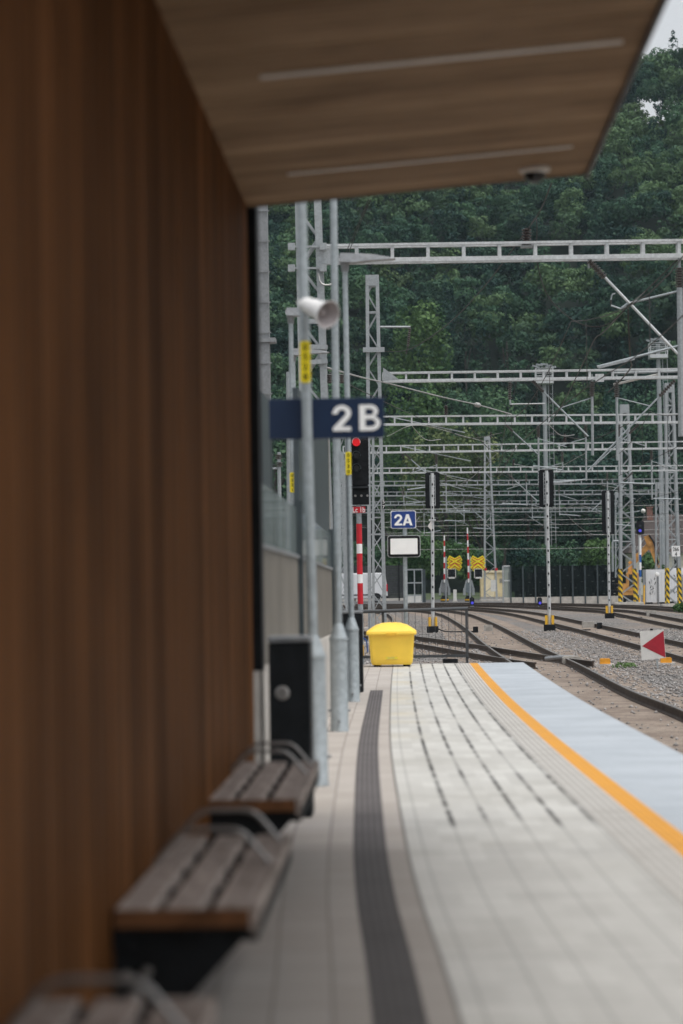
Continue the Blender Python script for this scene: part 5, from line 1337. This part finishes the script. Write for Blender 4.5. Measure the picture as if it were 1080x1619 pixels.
# ================================================================ OVERHEAD WIRES
def wire(name, pts, r, mat, parent, n=6, sub=6):
    mb = MB(); mb.path(spline(pts, sub), r, n); return mb.build(name, mat, parent)
stations = [22, 49.5, 79.4, 101, 122, 146, 166, 185, 209]
for k, (m, lab) in enumerate(((T1, 'overhead contact line above the nearest track'), (T2, 'overhead contact line above the second track'), (T3, 'overhead contact line above the third track'), (T4, 'overhead contact line above the farthest track'))):
    ys = [p.y for p in m]; o_ = np.argsort(ys)
    arc = [p for p in m if p.y > 20]
    P0 = arc[0]; t = thing('contact_line', lab, 'contact line', (P0.x, P0.y, RZ + 5.5), 'overhead contact lines')
    cum = [0]
    for a, b in zip(arc, arc[1:]): cum.append(cum[-1] + (b - a).length)
    mw, cw, dr = [], [], MB()
    for i in range(0, len(arc), 3):
        s_ = cum[i]; f = (s_ % 27) / 27; zig = .2 * math.sin(s_ / 27 * math.pi)
        p = arc[i] + Vector((zig, 0, 0)); sag = 4 * f * (1 - f)
        mz = 7.05 - .75 * sag; mw.append(Vector((p.x, p.y, RZ + mz))); cw.append(Vector((p.x, p.y, RZ + 5.55)))
        if i % 9 == 0: dr.bar(mw[-1], cw[-1], .012)
    dr.path(mw, .009, 5); dr.build('messenger_wire', 'wire', t)
    mb = MB(); mb.path(cw, .009, 5); mb.build('contact_wire', 'wire', t)
da, db_ = dh(400), dh(595)
def awire(label, pts, r=.016, mat='wire'):
    q = [at(x, y, d) for x, y, d in pts]; mb = MB(); mb.path(spline(q, 6), r * .75, 6); return tag(mb.build('overhead_wire', mat), label, 'wire', 'loose overhead wires')
awire('long sagging wire rising from the bracket of the second mast past the first beam', [(605, 556, db_), (648, 552, 76), (705, 515, 68), (760, 460, 60), (810, 395, 53), (850, 340, 47), (872, 290, 43)])
awire('feeder wire running down left from the insulator at the end of the first beam', [(1071, 411, da), (1020, 461, da), (991, 486, da), (968, 511, 54), (952, 527, 57), (940, 537, 60), (924, 570, 66), (886, 645, db_), (868, 668, 90)], .02)
awire('loop of wire hanging from the top insulator of the first beam', [(836, 362, da), (846, 345, da), (849, 360, da), (849, 411, da + .4), (867, 469, da + .5), (911, 509, da + .4), (955, 515, da + .3), (991, 487, da)], .014)
awire('thick dark jumper hanging straight down below the first cantilever', [(993, 488, da), (994.5, 530, da + .5), (997, 570, da + 2), (998, 580, da + 4), (985, 597, da + 12), (962, 620, db_)], .022)
awire('left of two thin stay wires climbing from the first mast to the canopy edge', [(547, 400, da), (564, 360, 47), (583, 315, 45)], .011)
awire('right of two thin stay wires climbing from the first mast to the canopy edge', [(551, 400, da), (567, 360, 47), (586, 315, 45)], .011)
awire('pale tension wire with a turnbuckle falling right from the second mast', [(505, 578, da), (577, 598, db_ - 10), (613, 606, db_), (700, 628, 84), (755, 640, 88), (809, 655, 95)], .03, 'wirepale')
awire('thin wire under the pale tension wire, left of the second mast', [(520, 588, da), (560, 612, 62), (650, 655, 95), (700, 676, 105)], .014)
awire('thin wire crossing the third beam towards the middle signal', [(612, 690, 101), (660, 672, 101), (735, 690, 110), (790, 705, 118)], .018, 'wirepale')
for i, (y0, y1, d) in enumerate(((843, 836, 205), (846, 844, 190), (826, 815, 195), (870, 862, 215), (834, 822, 180), (806, 797, 170))):
    awire(('lowest of the level wires, crossing over the shrubs', 'level wire crossing just over the boom tips', 'level wire crossing at the height of the marker on the left rear signal', 'level wire crossing the lower part of the shrubs', 'level wire above the boom tips, behind the rear signals', 'highest of the level wires, behind the lowest beams')[i],
          [(600, y0, d), (760, (y0 + y1) / 2 + 2, d), (900, (y0 + y1) / 2 + 1, d), (1085, y1, d)], .02, 'wirepale')
c = at(755, 640, 88); mb = MB(); mb.lathe([(0, 0), (.09, .3), (.09, .7), (0, 1)], c - Vector((.16, 0, -.03)), c + Vector((.16, 0, -.04)), 10); tag(mb.build('turnbuckle', 'wirepale'), 'pale turnbuckle on the tension wire right of the second mast', 'turnbuckle')

# ================================================================ LEVEL CROSSING
def barrier(label, x, ytop, xb, ybot, drive):
    d = dbase(x, 951); s = d / F; b = at(xb, 948, d); b.z = GZ
    t = thing('crossing_barrier', label, 'crossing barrier', b, 'raised crossing barriers')
    p0, p1 = at(xb, ybot, d), at(x, ytop, d); n = 9
    for i in range(n):
        a, c = p0 + (p1 - p0) * (i / n), p0 + (p1 - p0) * ((i + 1) / n); f = 1 - .45 * i / n
        mb = MB(); mb.bar(a, c, .17 * f, .09); mb.build('boom_band', 'red' if i % 2 else 'white', t)
    mb = MB(); mb.bar(b, at(xb, 921, d), .2); mb.box((b.x - 4.5 * s, d - .2, at(x, 937, d).z), (b.x + 4.5 * s, d + .25, at(x, 922, d).z), bev=.05); dv = mb.build('drive_unit', 'greybox' if drive else 'dull_steel', t)
    for sx in (-1, 1):
        mb = MB(); mb.bar(at(xb + sx * 3.5, 917, d) + Vector((0, -.15, 0)), at(xb + sx * 7.2, 932, d) + Vector((0, -.15, 0)), .14, .1); mb.bar(at(xb + sx * 7, 930, d) + Vector((0, -.15, 0)), at(xb + sx * 7.3, 941, d) + Vector((0, -.15, 0)), .2, .16); mb.build('counterweight_arm', 'galv_far', t)
    mb = MB(); mb.lathe([(0, 0), (.34, 0), (.34, .5), (.2, 1), (0, 1)], b, b + Vector((0, 0, .5)), 14); mb.build('base_drum', 'blackmat', t)
    mb = MB(); mb.lathe([(.345, .2), (.345, .42)], b, b + Vector((0, 0, .5)), 14); mb.build('yellow_band', 'amber', t)
barrier('left raised red and white crossing boom', 702.5, 846, 703, 925, False)
barrier('right, taller raised red and white crossing boom with blue grey drive', 739, 834, 741.5, 925, True)
def cross(label, cx, cy, bx, xm):
    d = dbase(cx, 951) - .6; s = d / F; b = at(xm, 950, d); b.z = GZ
    t = thing('crossing_signal', label, 'crossing signal', b, 'yellow crossing signs')
    mb = MB(); mb.tube(b, at(xm, 880, d), .07, n=10); mb.bar(at(xm, 894, d), at(cx, 894, d), .07); mb.bar(at(xm, 902, d), at(bx, 902, d), .07); mb.build('mast', 'galv_far', t)
    c = at(cx, cy - 2.5, d - .1); h = at(cx, cy + 5.5, d - .1)
    def X(w, wl, y, ext):
        mb = MB()
        for sg in (-1, 1):
            v = Vector((10.2 * s * wl, 0, -5.6 * s * wl * sg)); mb.bar(c - v + Vector((0, y - .004 * sg, 0)), c + v + Vector((0, y - .004 * sg, 0)), .02, w)
            q = Vector((9.8 * s * wl, 0, 0)); apex = h + Vector((0, y - .03 - .004 * sg, .15)); mb.bar(apex + Vector((-sg * .03, 0, .02)), h + Vector((sg * 9.4 * s * wl, y - .03 - .004 * sg, -.22 * wl)), .02, w)
        return mb
    o = X(.46, 1, 0, 0).build('yellow_boards', 'yellow_sign', t)
    X(.25, .86, -.035, 0).build('red_outline', 'red', o); X(.13, .8, -.06, 0).build('yellow_core', 'yellow_sign', o)
    a, e = at(bx - 6.2, 914, d), at(bx + 6.2, 899.5, d); mb = MB(); mb.prism(rpoly(a.x, a.z, e.x, e.z, .1)[::-1], d - .15, d + .05); hd = mb.build('lamp_board', 'blackmat', t)
    mb = MB()
    for p, q in (((a.x, e.z), (a.x, a.z)), ((e.x, a.z), (e.x, e.z)), ((a.x, e.z), (e.x, e.z))): mb.bar((p[0], d - .16, p[1]), (q[0], d - .16, q[1]), .05)
    mb.box((a.x + .08, d - .18, a.z - .05), (e.x - .08, d - .1, a.z + .09)); mb.build('white_rim', 'offwhite', hd)
    for sg in (-1, 1):
        q = Vector(((a.x + e.x) / 2 + sg * .16, d - .15, (a.z + e.z) / 2 + .05)); mb = MB(); mb.lathe([(0, 0), (.12, 0), (.12, 1), (.1, 1), (.08, .5), (0, .5)], q, q + Vector((0, -.06, 0)), 14); mb.build('lens', 'vanglass', hd)
cross('yellow cross sign over black lamp board beside the left boom', 719, 890, 714, 705.2)
cross('yellow cross sign over black lamp board beside the tapering lattice mast', 755.5, 890, 756.5, 743.5)
d = dbase(719.5, 951.5); a, c = at(717, 951, d), at(722, 932, d)
t = thing('cable_pillar', 'small white pillar between the crossing booms', 'pillar', ((a.x + c.x) / 2, d, GZ)); mb = MB(); mb.box((a.x, d, GZ), (c.x, d + .3, c.z), bev=.03); mb.build('pillar_body', 'offwhite', t)
mb = MB(); mb.box((a.x - .05, d - .05, GZ), (c.x + .05, d + .35, GZ + .1)); mb.build('plinth', 'concrete', t)

# ---- cream hut
d = 214.0; a, c = at(760.5, 951, d), at(803, 905, d)
t = thing('relay_hut', 'cream yellow relay hut with flat roof behind the tapering lattice mast', 'hut', ((a.x + c.x) / 2, d + 1.5, GZ))
mb = MB(); mb.box((a.x, d, GZ), (c.x, d + 3, c.z)); mb.build('wall', 'cream', t)
mb = MB(); mb.box((a.x - .12, d - .12, c.z + .003), (c.x + .12, d + 3.12, c.z + .2)); mb.build('roof', 'cream_trim', t)
mb = MB(); mb.box((a.x - .02, d - .02, GZ), (c.x + .02, d + 3.02, GZ + .25)); mb.build('plinth', 'concrete_dark', t)
mb = MB(); x = a.x + .35; mb.box((x, d - .03, GZ + .26), (x + .8, d - .004, GZ + 2.2)); dr_ = mb.build('door', 'cream_trim', t)
mb = MB(); mb.box((x + .68, d - .06, GZ + 1.2), (x + .75, d - .034, GZ + 1.35)); mb.build('handle', 'dull_steel', dr_)
mb = MB(); 
for k in range(4): mb.box((c.x - .75, d - .03, c.z - .9 + k * .1), (c.x - .3, d - .004, c.z - .84 + k * .1))
mb.build('vent_grille', 'dull_steel', t)

# ---- noise barrier with glass panels and stacked black crates behind
d = 177.0; xs = [807 + 19.6 * i for i in range(9)]; zt = at(880, 894.5, d).z; zp = at(880, 943.5, d).z
t = thing('noise_barrier', 'transparent noise barrier on concrete plinth in front of the black crates', 'noise barrier', (at(885, 950, d).x, d, GZ))
mb = MB(); mb.box((at(795, 950, d).x, d - .1, GZ - .1), (at(985, 950, d).x, d + .1, zp)); mb.build('plinth', 'concrete', t)
for i, x in enumerate(xs + [795]):
    p = at(x, 900, d); mb = MB(); mb.box((p.x - .05, d - .16, GZ), (p.x + .05, d + .06, zt + .05)); mb.build('post', 'slate' if i < 9 else 'galv_far', t)
for a_, b_2 in zip(xs, xs[1:]):
    p, q = at(a_, 900, d), at(b_2, 900, d); mb = MB(); mb.box((p.x + .055, d - .02, zp + .003), (q.x - .055, d + .0, zt)); mb.build('glass_panel', 'noise_glass', t)
p, q = at(795, 900, d), at(807, 900, d); mb = MB(); mb.box((p.x + .06, d - .02, zp + .003), (q.x - .06, d, zt)); mb.build('glass_panel', 'glass', t)
mb = MB()
for yy in (895, 918): z = at(800, yy, d).z; mb.box((p.x + .05, d - .05, z - .05), (q.x - .05, d + .02, z + .05))
mb.build('frame_bar', 'galv_light', t)
d = 179.0; s = d / F; zb0 = at(880, 944, d).z; zrow = (at(880, 895, d).z - zb0) / 5
base_s = []
proto = None; rr = random.Random(5)
starts = [814, 819, 829, 840, 851]; 
wc = 16.6
lowfill = thing('crate_platform', 'long dark loading rack under the black crates', 'rack', (at(895, 950, d).x, d + .6, GZ))
mb = MB(); mb.box((at(808, 950, d).x, d, GZ), (at(990, 950, d).x, d + 1.2, zb0 - .004)); mb.build('rack_deck', 'blackmat', lowfill)
for r_ in range(5):
    x = starts[r_]
    while x + wc < (990 if r_ < 3 else 978):
        lab = ('black plastic crate in the bottom row of the stepped stack', 'black plastic crate in the second row of the stepped stack', 'black plastic crate in the middle row of the stepped stack', 'black plastic crate in the fourth row of the stepped stack', 'black plastic crate in the top row of the stepped stack')[r_]
        p = at(x, 930, d); z = zb0 + r_ * zrow; w = wc * s - .03; hh = zrow - .012
        if proto is None:
            proto = thing('crate', lab, 'crate', (p.x + w / 2, d + .5, z), 'black crates stacked behind the glass')
            mb = MB(); x0, y0_ = p.x, d + .1
            mb.box((x0 + .02, y0_ + .02, z), (x0 + w - .02, y0_ + .8, z + hh - .05)); mb.box((x0, y0_, z + hh - .05), (x0 + w, y0_ + .82, z + hh))
            for k in range(6): mb.box((x0 + .06 + k * (w - .14) / 5.2, y0_ + .004, z + .02), (x0 + .09 + k * (w - .14) / 5.2, y0_ + .021, z + hh - .052))
            bo = mb.build('crate_body', 'blackmat', proto)
            mb = MB(); mb.box((x0 + w * .42, y0_ - .004, z + hh * .4), (x0 + w * .62, y0_ + .003, z + hh * .52)); mb.build('label_card', 'concrete_dark', bo)
        else:
            cc = copy_tree(proto); cc.location = (p.x + w / 2, d + .5 + rr.uniform(-.03, .03), z); cc['label'] = lab
        x += wc
# ---- left barrier bay, dark fence
d = 200.0
t = thing('glazed_screen', 'short glazed screen bay with pale frame left of the crossing', 'screen', (at(655, 950, d).x, d, GZ))
for x in (642, 655, 667.5): p = at(x, 900, d); mb = MB(); mb.box((p.x - .05, d - .06, GZ), (p.x + .05, d + .06, at(655, 900, d).z)); mb.build('frame_post', 'galv_far', t)
for yy in (900.5, 921.5, 941): z = at(655, yy, d).z; mb = MB(); mb.box((at(642, 900, d).x, d - .045, z - .05), (at(667.5, 900, d).x, d + .045, z + .05)); mb.build('frame_bar', 'galv_far', t)
for x0, x1 in ((642, 655), (655, 667.5)):
    for y0_, y1_ in ((921, 901), (941, 922)): a, c = at(x0, y0_, d), at(x1, y1_, d); mb = MB(); mb.box((a.x + .055, d - .01, a.z + .055), (c.x - .055, d + .01, c.z - .055)); mb.build('glass_panel', 'noise_glass', t)
a, c = at(642, 950, d), at(667.5, 942, d); mb = MB(); mb.box((a.x + .06, d - .03, GZ), (c.x - .06, d + .03, c.z)); mb.build('kick_panel', 'offwhite', t)
mb = MB(); p, q = at(668.5, 950, d), at(672.5, 900, d); mb.box((p.x, d - .08, GZ), (q.x, d + .6, q.z)); mb.build('end_panel', 'slate', t)
d = 216.0; t = thing('board_fence', 'dark fence of horizontal boards behind the white van', 'fence', (at(590, 950, d).x, d, GZ))
z0, z1 = at(600, 946, d).z, at(600, 894, d).z; xa, xb = at(480, 950, d).x, at(643, 950, d).x; mb = MB(); n = 15
for i in range(n): z = z0 + (z1 - z0) * i / n; mb.box((xa, d, z), (xb, d + .04, z + (z1 - z0) / n - .025))
mb.build('boards', 'slatdark', t)
for k in range(7): x = xa + (xb - xa) * (k + .5) / 7; mb = MB(); mb.box((x - .05, d - .06, GZ), (x + .05, d - .003, z1 + .05)); mb.build('post', 'blackmat', t)
mb = MB(); mb.box((xa, d - .01, GZ - .05), (xb, d + .12, z0 - .004)); mb.build('plinth', 'concrete', t)

# ---- white van
d = 203.0; s = d / F; xr = at(613, 950, d).x; zg = GZ
t = thing('delivery_van', 'white panel van parked at the crossing, its rear end showing', 'van', (xr - 2.9, d + 1, zg))
def vx(q): return xr - q
prof = [(0.03, .45), (0.0, .55), (0.04, 1.25), (.16, 2.2), (.3, 2.44), (.6, 2.5), (4.0, 2.5), (4.35, 2.42), (5.15, 1.45), (5.75, 1.2), (5.95, .95), (5.98, .42), (5.4, .38), (.6, .38)]
mb = MB(); mb.prism([(vx(a), zg + b) for a, b in prof], d, d + 2.0); bd = mb.build('body', 'vanwhite', t, bevel=.06)
for q in (.95, 4.75):
    for yy in (d - .02, d + 1.78):
        c = Vector((vx(q), yy, zg + .34)); mb = MB(); mb.lathe([(.2, 0), (.3, 0), (.34, .15), (.34, .85), (.3, 1), (0, 1)], c, c + Vector((0, .24, 0)), 20); w = mb.build('wheel', 'rubber', t)
        mb = MB(); mb.lathe([(0, 0), (.19, .0), (.2, .3), (.1, .5), (0, .5)], c + Vector((0, .02, 0)), c + Vector((0, .2, 0)), 16); mb.build('rim', 'dull_steel', w)
    mb = MB(); A = [math.pi * k / 10 for k in range(11)]; mb.prism([(vx(q) + .46 * math.cos(v), zg + .36 + .46 * math.sin(v)) for v in A], d - .006, d - .003); mb.build('wheel_arch', 'blackmat', t)
mb = MB(); mb.box((vx(4.2), d - .025, zg + .62), (vx(1.5), d - .004, zg + .72)); mb.build('side_trim', 'blackmat', t)
mb = MB(); mb.box((vx(.1), d - .02, zg + .95), (vx(-.015), d + .14, zg + 1.55)); mb.build('tail_light', 'red', t)
mb = MB(); mb.box((vx(.5), d - .02, zg + .36), (vx(-.07), d + 2.02, zg + .56), bev=.03); mb.build('bumper', 'blackmat', t)
mb = MB(); mb.prism([(vx(4.05), zg + 1.5), (vx(4.05), zg + 2.2), (vx(4.45), zg + 2.2), (vx(5.0), zg + 1.5)], d - .006, d - .002); mb.build('cab_window', 'vanglass', t)
mb = MB(); mb.prism([(vx(4.4), zg + 2.36), (vx(5.1), zg + 1.52), (vx(5.13), zg + 1.55), (vx(4.43), zg + 2.39)], d + .15, d + 1.85); mb.build('windscreen', 'vanglass', t)
for q in (1.7, 3.9): mb = MB(); mb.box((vx(q + .015), d - .004, zg + .55), (vx(q), d - .002, zg + 2.3)); mb.build('panel_seam', 'dull_steel', bd)
mb = MB(); mb.box((vx(5.05), d - .24, zg + 1.5), (vx(4.85), d - .05, zg + 1.8), bev=.03); mb.build('mirror', 'blackmat', t)

# ---- digger behind the striped mast
d = 193.0; s = d / F
def D(x, y, dd=0): return at(x, y, d + dd)
b = D(992, 950); b.z = GZ
t = thing('excavator', 'worn orange excavator with raised arm behind the striped lattice mast', 'excavator', b)
for dd in (-1.1, .7):
    mb = MB(); a, c = D(974, 951), D(1009, 941); mb.prism(rpoly(a.x, GZ, c.x, c.z, .24)[::-1], d + dd, d + dd + .5); mb.build('crawler_track', 'rubber', t)
a, c = D(974, 941), D(1007, 922); mb = MB(); mb.box((a.x, d - .9, a.z), (c.x, d + 1, c.z), bev=.12); mb.build('upper_body', 'digger', t)
a, c = D(990, 935), D(1008, 905); mb = MB(); mb.box((a.x, d - .95, a.z), (c.x, d + .1, c.z), bev=.1); cb = mb.build('cab', 'digger', t)
a2, c2 = D(993, 928), D(1005, 908); mb = MB(); mb.box((a2.x, d - .965, a2.z), (c2.x, d - .955, c2.z)); mb.build('cab_window', 'vanglass', cb)
mb = MB(); P_ = [D(996, 925), D(997, 893), D(1010, 879), D(1027, 861)]
for p, q, w in zip(P_, P_[1:], (.55, .5, .42)): mb.bar(p + Vector((0, .25, 0)), q + Vector((0, .25, 0)), .34, w)
mb.lathe([(0, 0), (.24, 0), (.24, 1), (0, 1)], P_[2] + Vector((0, .05, 0)), P_[2] + Vector((0, .45, 0)), 14); mb.build('boom', 'digger', t)
mb = MB(); mb.bar(D(1023, 847) + Vector((0, .26, 0)), D(1031, 868) + Vector((0, .26, 0)), .3, .5); mb.bar(D(1030, 865) + Vector((0, .26, 0)), D(1043, 900) + Vector((0, .25, 0)), .3, .34)
mb.lathe([(0, 0), (.2, 0), (.2, 1), (0, 1)], D(1027, 860) + Vector((0, .02, 0)), D(1027, 860) + Vector((0, .5, 0)), 12); ds_ = mb.build('dipper', 'digger', t)
mb = MB(); mb.tube(D(1008, 871) + Vector((0, .2, .1)), D(1017, 857) + Vector((0, .2, .1)), .12, n=10); mb.tube(D(1016.5, 857.8) + Vector((0, .2, .1)), D(1023.5, 848) + Vector((0, .2, 0)), .07, n=10); mb.build('hydraulic_ram', 'alu', t)
mb = MB(); mb.path(spline([D(1026, 850) + Vector((0, 0, .2)), D(1035, 862) + Vector((0, .05, .1)), D(1038, 880) + Vector((0, .05, 0)), D(1041, 893)], 4), .07, 6); mb.build('hose', 'blackmat', ds_)
mb = MB(); q = D(1041, 900); mb.prism([(q.x - .3, q.z + .1), (q.x + .25, q.z + .15), (q.x + .35, q.z - .6), (q.x - .2, q.z - 1.0), (q.x - .7, q.z - .8), (q.x - .35, q.z - .5)], d - .3, d + .75); mb.build('bucket', 'dull_steel', t)
# ---- white site containers
for lab, x0, x1, yt, d, kk in (('white site container with dark scrawls beside the rightmost mast', 1022, 1053.5, 900, 171.0, 0), ('second white container at the right edge behind the rightmost mast', 1056, 1094, 897.5, 174.0, 1)):
    a, c = at(x0, 955, d), at(x1, yt, d); t = thing('site_container', lab, 'container', ((a.x + c.x) / 2, d + 1.2, GZ), 'white site containers')
    mb = MB(); mb.box((a.x, d, GZ + .12), (c.x, d + 2.4, c.z)); n = int((c.x - a.x) / .2)
    for i in range(n): x = a.x + .1 + i * .2; mb.box((x, d - .025, GZ + .3), (x + .09, d - .0, c.z - .2))
    bd = mb.build('container_body', 'vanwhite', t)
    mb = MB(); rr = random.Random(4 + kk)
    for i in range(16 if kk == 0 else 7):
        x = a.x + .25 + rr.random() * (c.x - a.x - .6) * (.45 if kk == 0 else .35); z = GZ + .5 + rr.random() * 1.5
        mb.bar((x, d - .03, z), (x + rr.uniform(-.12, .12), d - .03, z + rr.uniform(.08, .22)), .012, .045)
    mb.build('scrawl', 'blackmat', bd)
    mb = MB()
    for x in (a.x + (c.x - a.x) * .55, a.x + (c.x - a.x) * .6): mb.bar((x, d - .06, GZ + .2), (x, d - .06, c.z - .5), .05)
    mb.build('lock_rod', 'dull_steel', t)
    for x in (a.x + .15, c.x - .45): mb = MB(); mb.box((x, d + .1, GZ - .02), (x + .3, d + 2.3, GZ + .118)); mb.build('skid', 'blackmat', t)
mb = MB(); d = 168.0; c = at(1039, 908, d); b = at(1041, 953, d); b.z = GZ
t = thing('site_lamp', 'round white lamp on thin pole in front of the white container', 'lamp', b); mb.tube(b, c, .04, n=8); mb.build('pole', 'dull_steel', t)
mb = MB(); mb.lathe([(0, 0), (.12, .1), (.15, .5), (.12, .9), (0, 1)], c + Vector((0, .15, 0)), c - Vector((0, .15, 0)), 14); mb.build('lamp_globe', 'white', t, smooth=True)
for lab, x in (('yellow marker post left of the white container', 1018), ('yellow marker post nearest the striped mast', 1010.5)):
    d = 170.0; b = at(x, 950, d); b.z = GZ; t = thing('marker_post', lab, 'marker post', b, 'yellow marker posts'); mb = MB(); mb.tube(b, at(x + .5, 925 if x > 1015 else 945, d), .06, n=8); mb.build('post_tube', 'amber', t)
d = 205.0; b = at(969, 950, d); b.z = GZ
mb = MB(); mb.path([b, at(968.5, 858, d), at(970, 855.5, d), at(984, 855.5, d)], .09, 8); tag(mb.build('bent_pipe', 'galv_far'), 'tall grey bent pipe rising behind the rightmost crates', 'pipe')

# ---- brown roofed house
d = 236.0; s = d / F
t = thing('house', 'house with brown tiled roof, brick chimney and satellite dish behind the containers', 'house', (at(1060, 950, d).x, d + 4, GZ))
e0, e1 = at(993, 874, d), at(1165, 874, d); r0, r1 = at(1021, 813, d + 4.5), at(1140, 813, d + 4.5); e2 = Vector((e1.x, d + 9, e1.z)); e3 = Vector((e0.x, d + 9, e0.z))
mb = MB(); mb.box((e0.x + .5, d + .5, GZ), (e1.x - .5, d + 8.5, e0.z - .03)); wl_h = mb.build('wall', 'wallcream', t)
mb = MB(); mb.mesh([e0, e1, e2, e3, r0, r1], [(0, 1, 5, 4), (1, 2, 5), (2, 3, 4, 5), (3, 0, 4), (3, 2, 1, 0)]); rf = mb.build('roof', 'rooftile', t)
a, c = at(1023, 832, d + 4), at(1031.5, 803, d + 4); mb = MB(); mb.box((a.x, d + 3.8, a.z - 1), (c.x, d + 4.4, c.z)); mb.box((a.x - .06, d + 3.74, c.z), (c.x + .06, d + 4.46, c.z + .12)); mb.build('chimney', 'brick', rf)
c = at(1017, 808, d + 3.6); mb = MB(); mb.lathe([(0, .25), (.12, .18), (.22, 0), (.23, .03), (.12, .24), (0, .3)], c, c + Vector((-.25, -.9, .15)), 18); dsh = mb.build('satellite_dish', 'offwhite', rf, smooth=True)
mb = MB(); mb.tube(c, at(1019, 818, d + 3.9), .04, n=6); mb.build('dish_arm', 'dull_steel', dsh)
for x in (1066, 1084): a, c = at(x, 902, d), at(x + 9, 882, d); mb = MB(); mb.box((a.x, d + .46, a.z), (c.x, d + .497, c.z)); w = mb.build('window', 'offwhite', wl_h); mb = MB(); mb.box((a.x + .06, d + .44, a.z + .06), (c.x - .06, d + .457, c.z - .06)); mb.build('pane', 'vanglass', w)
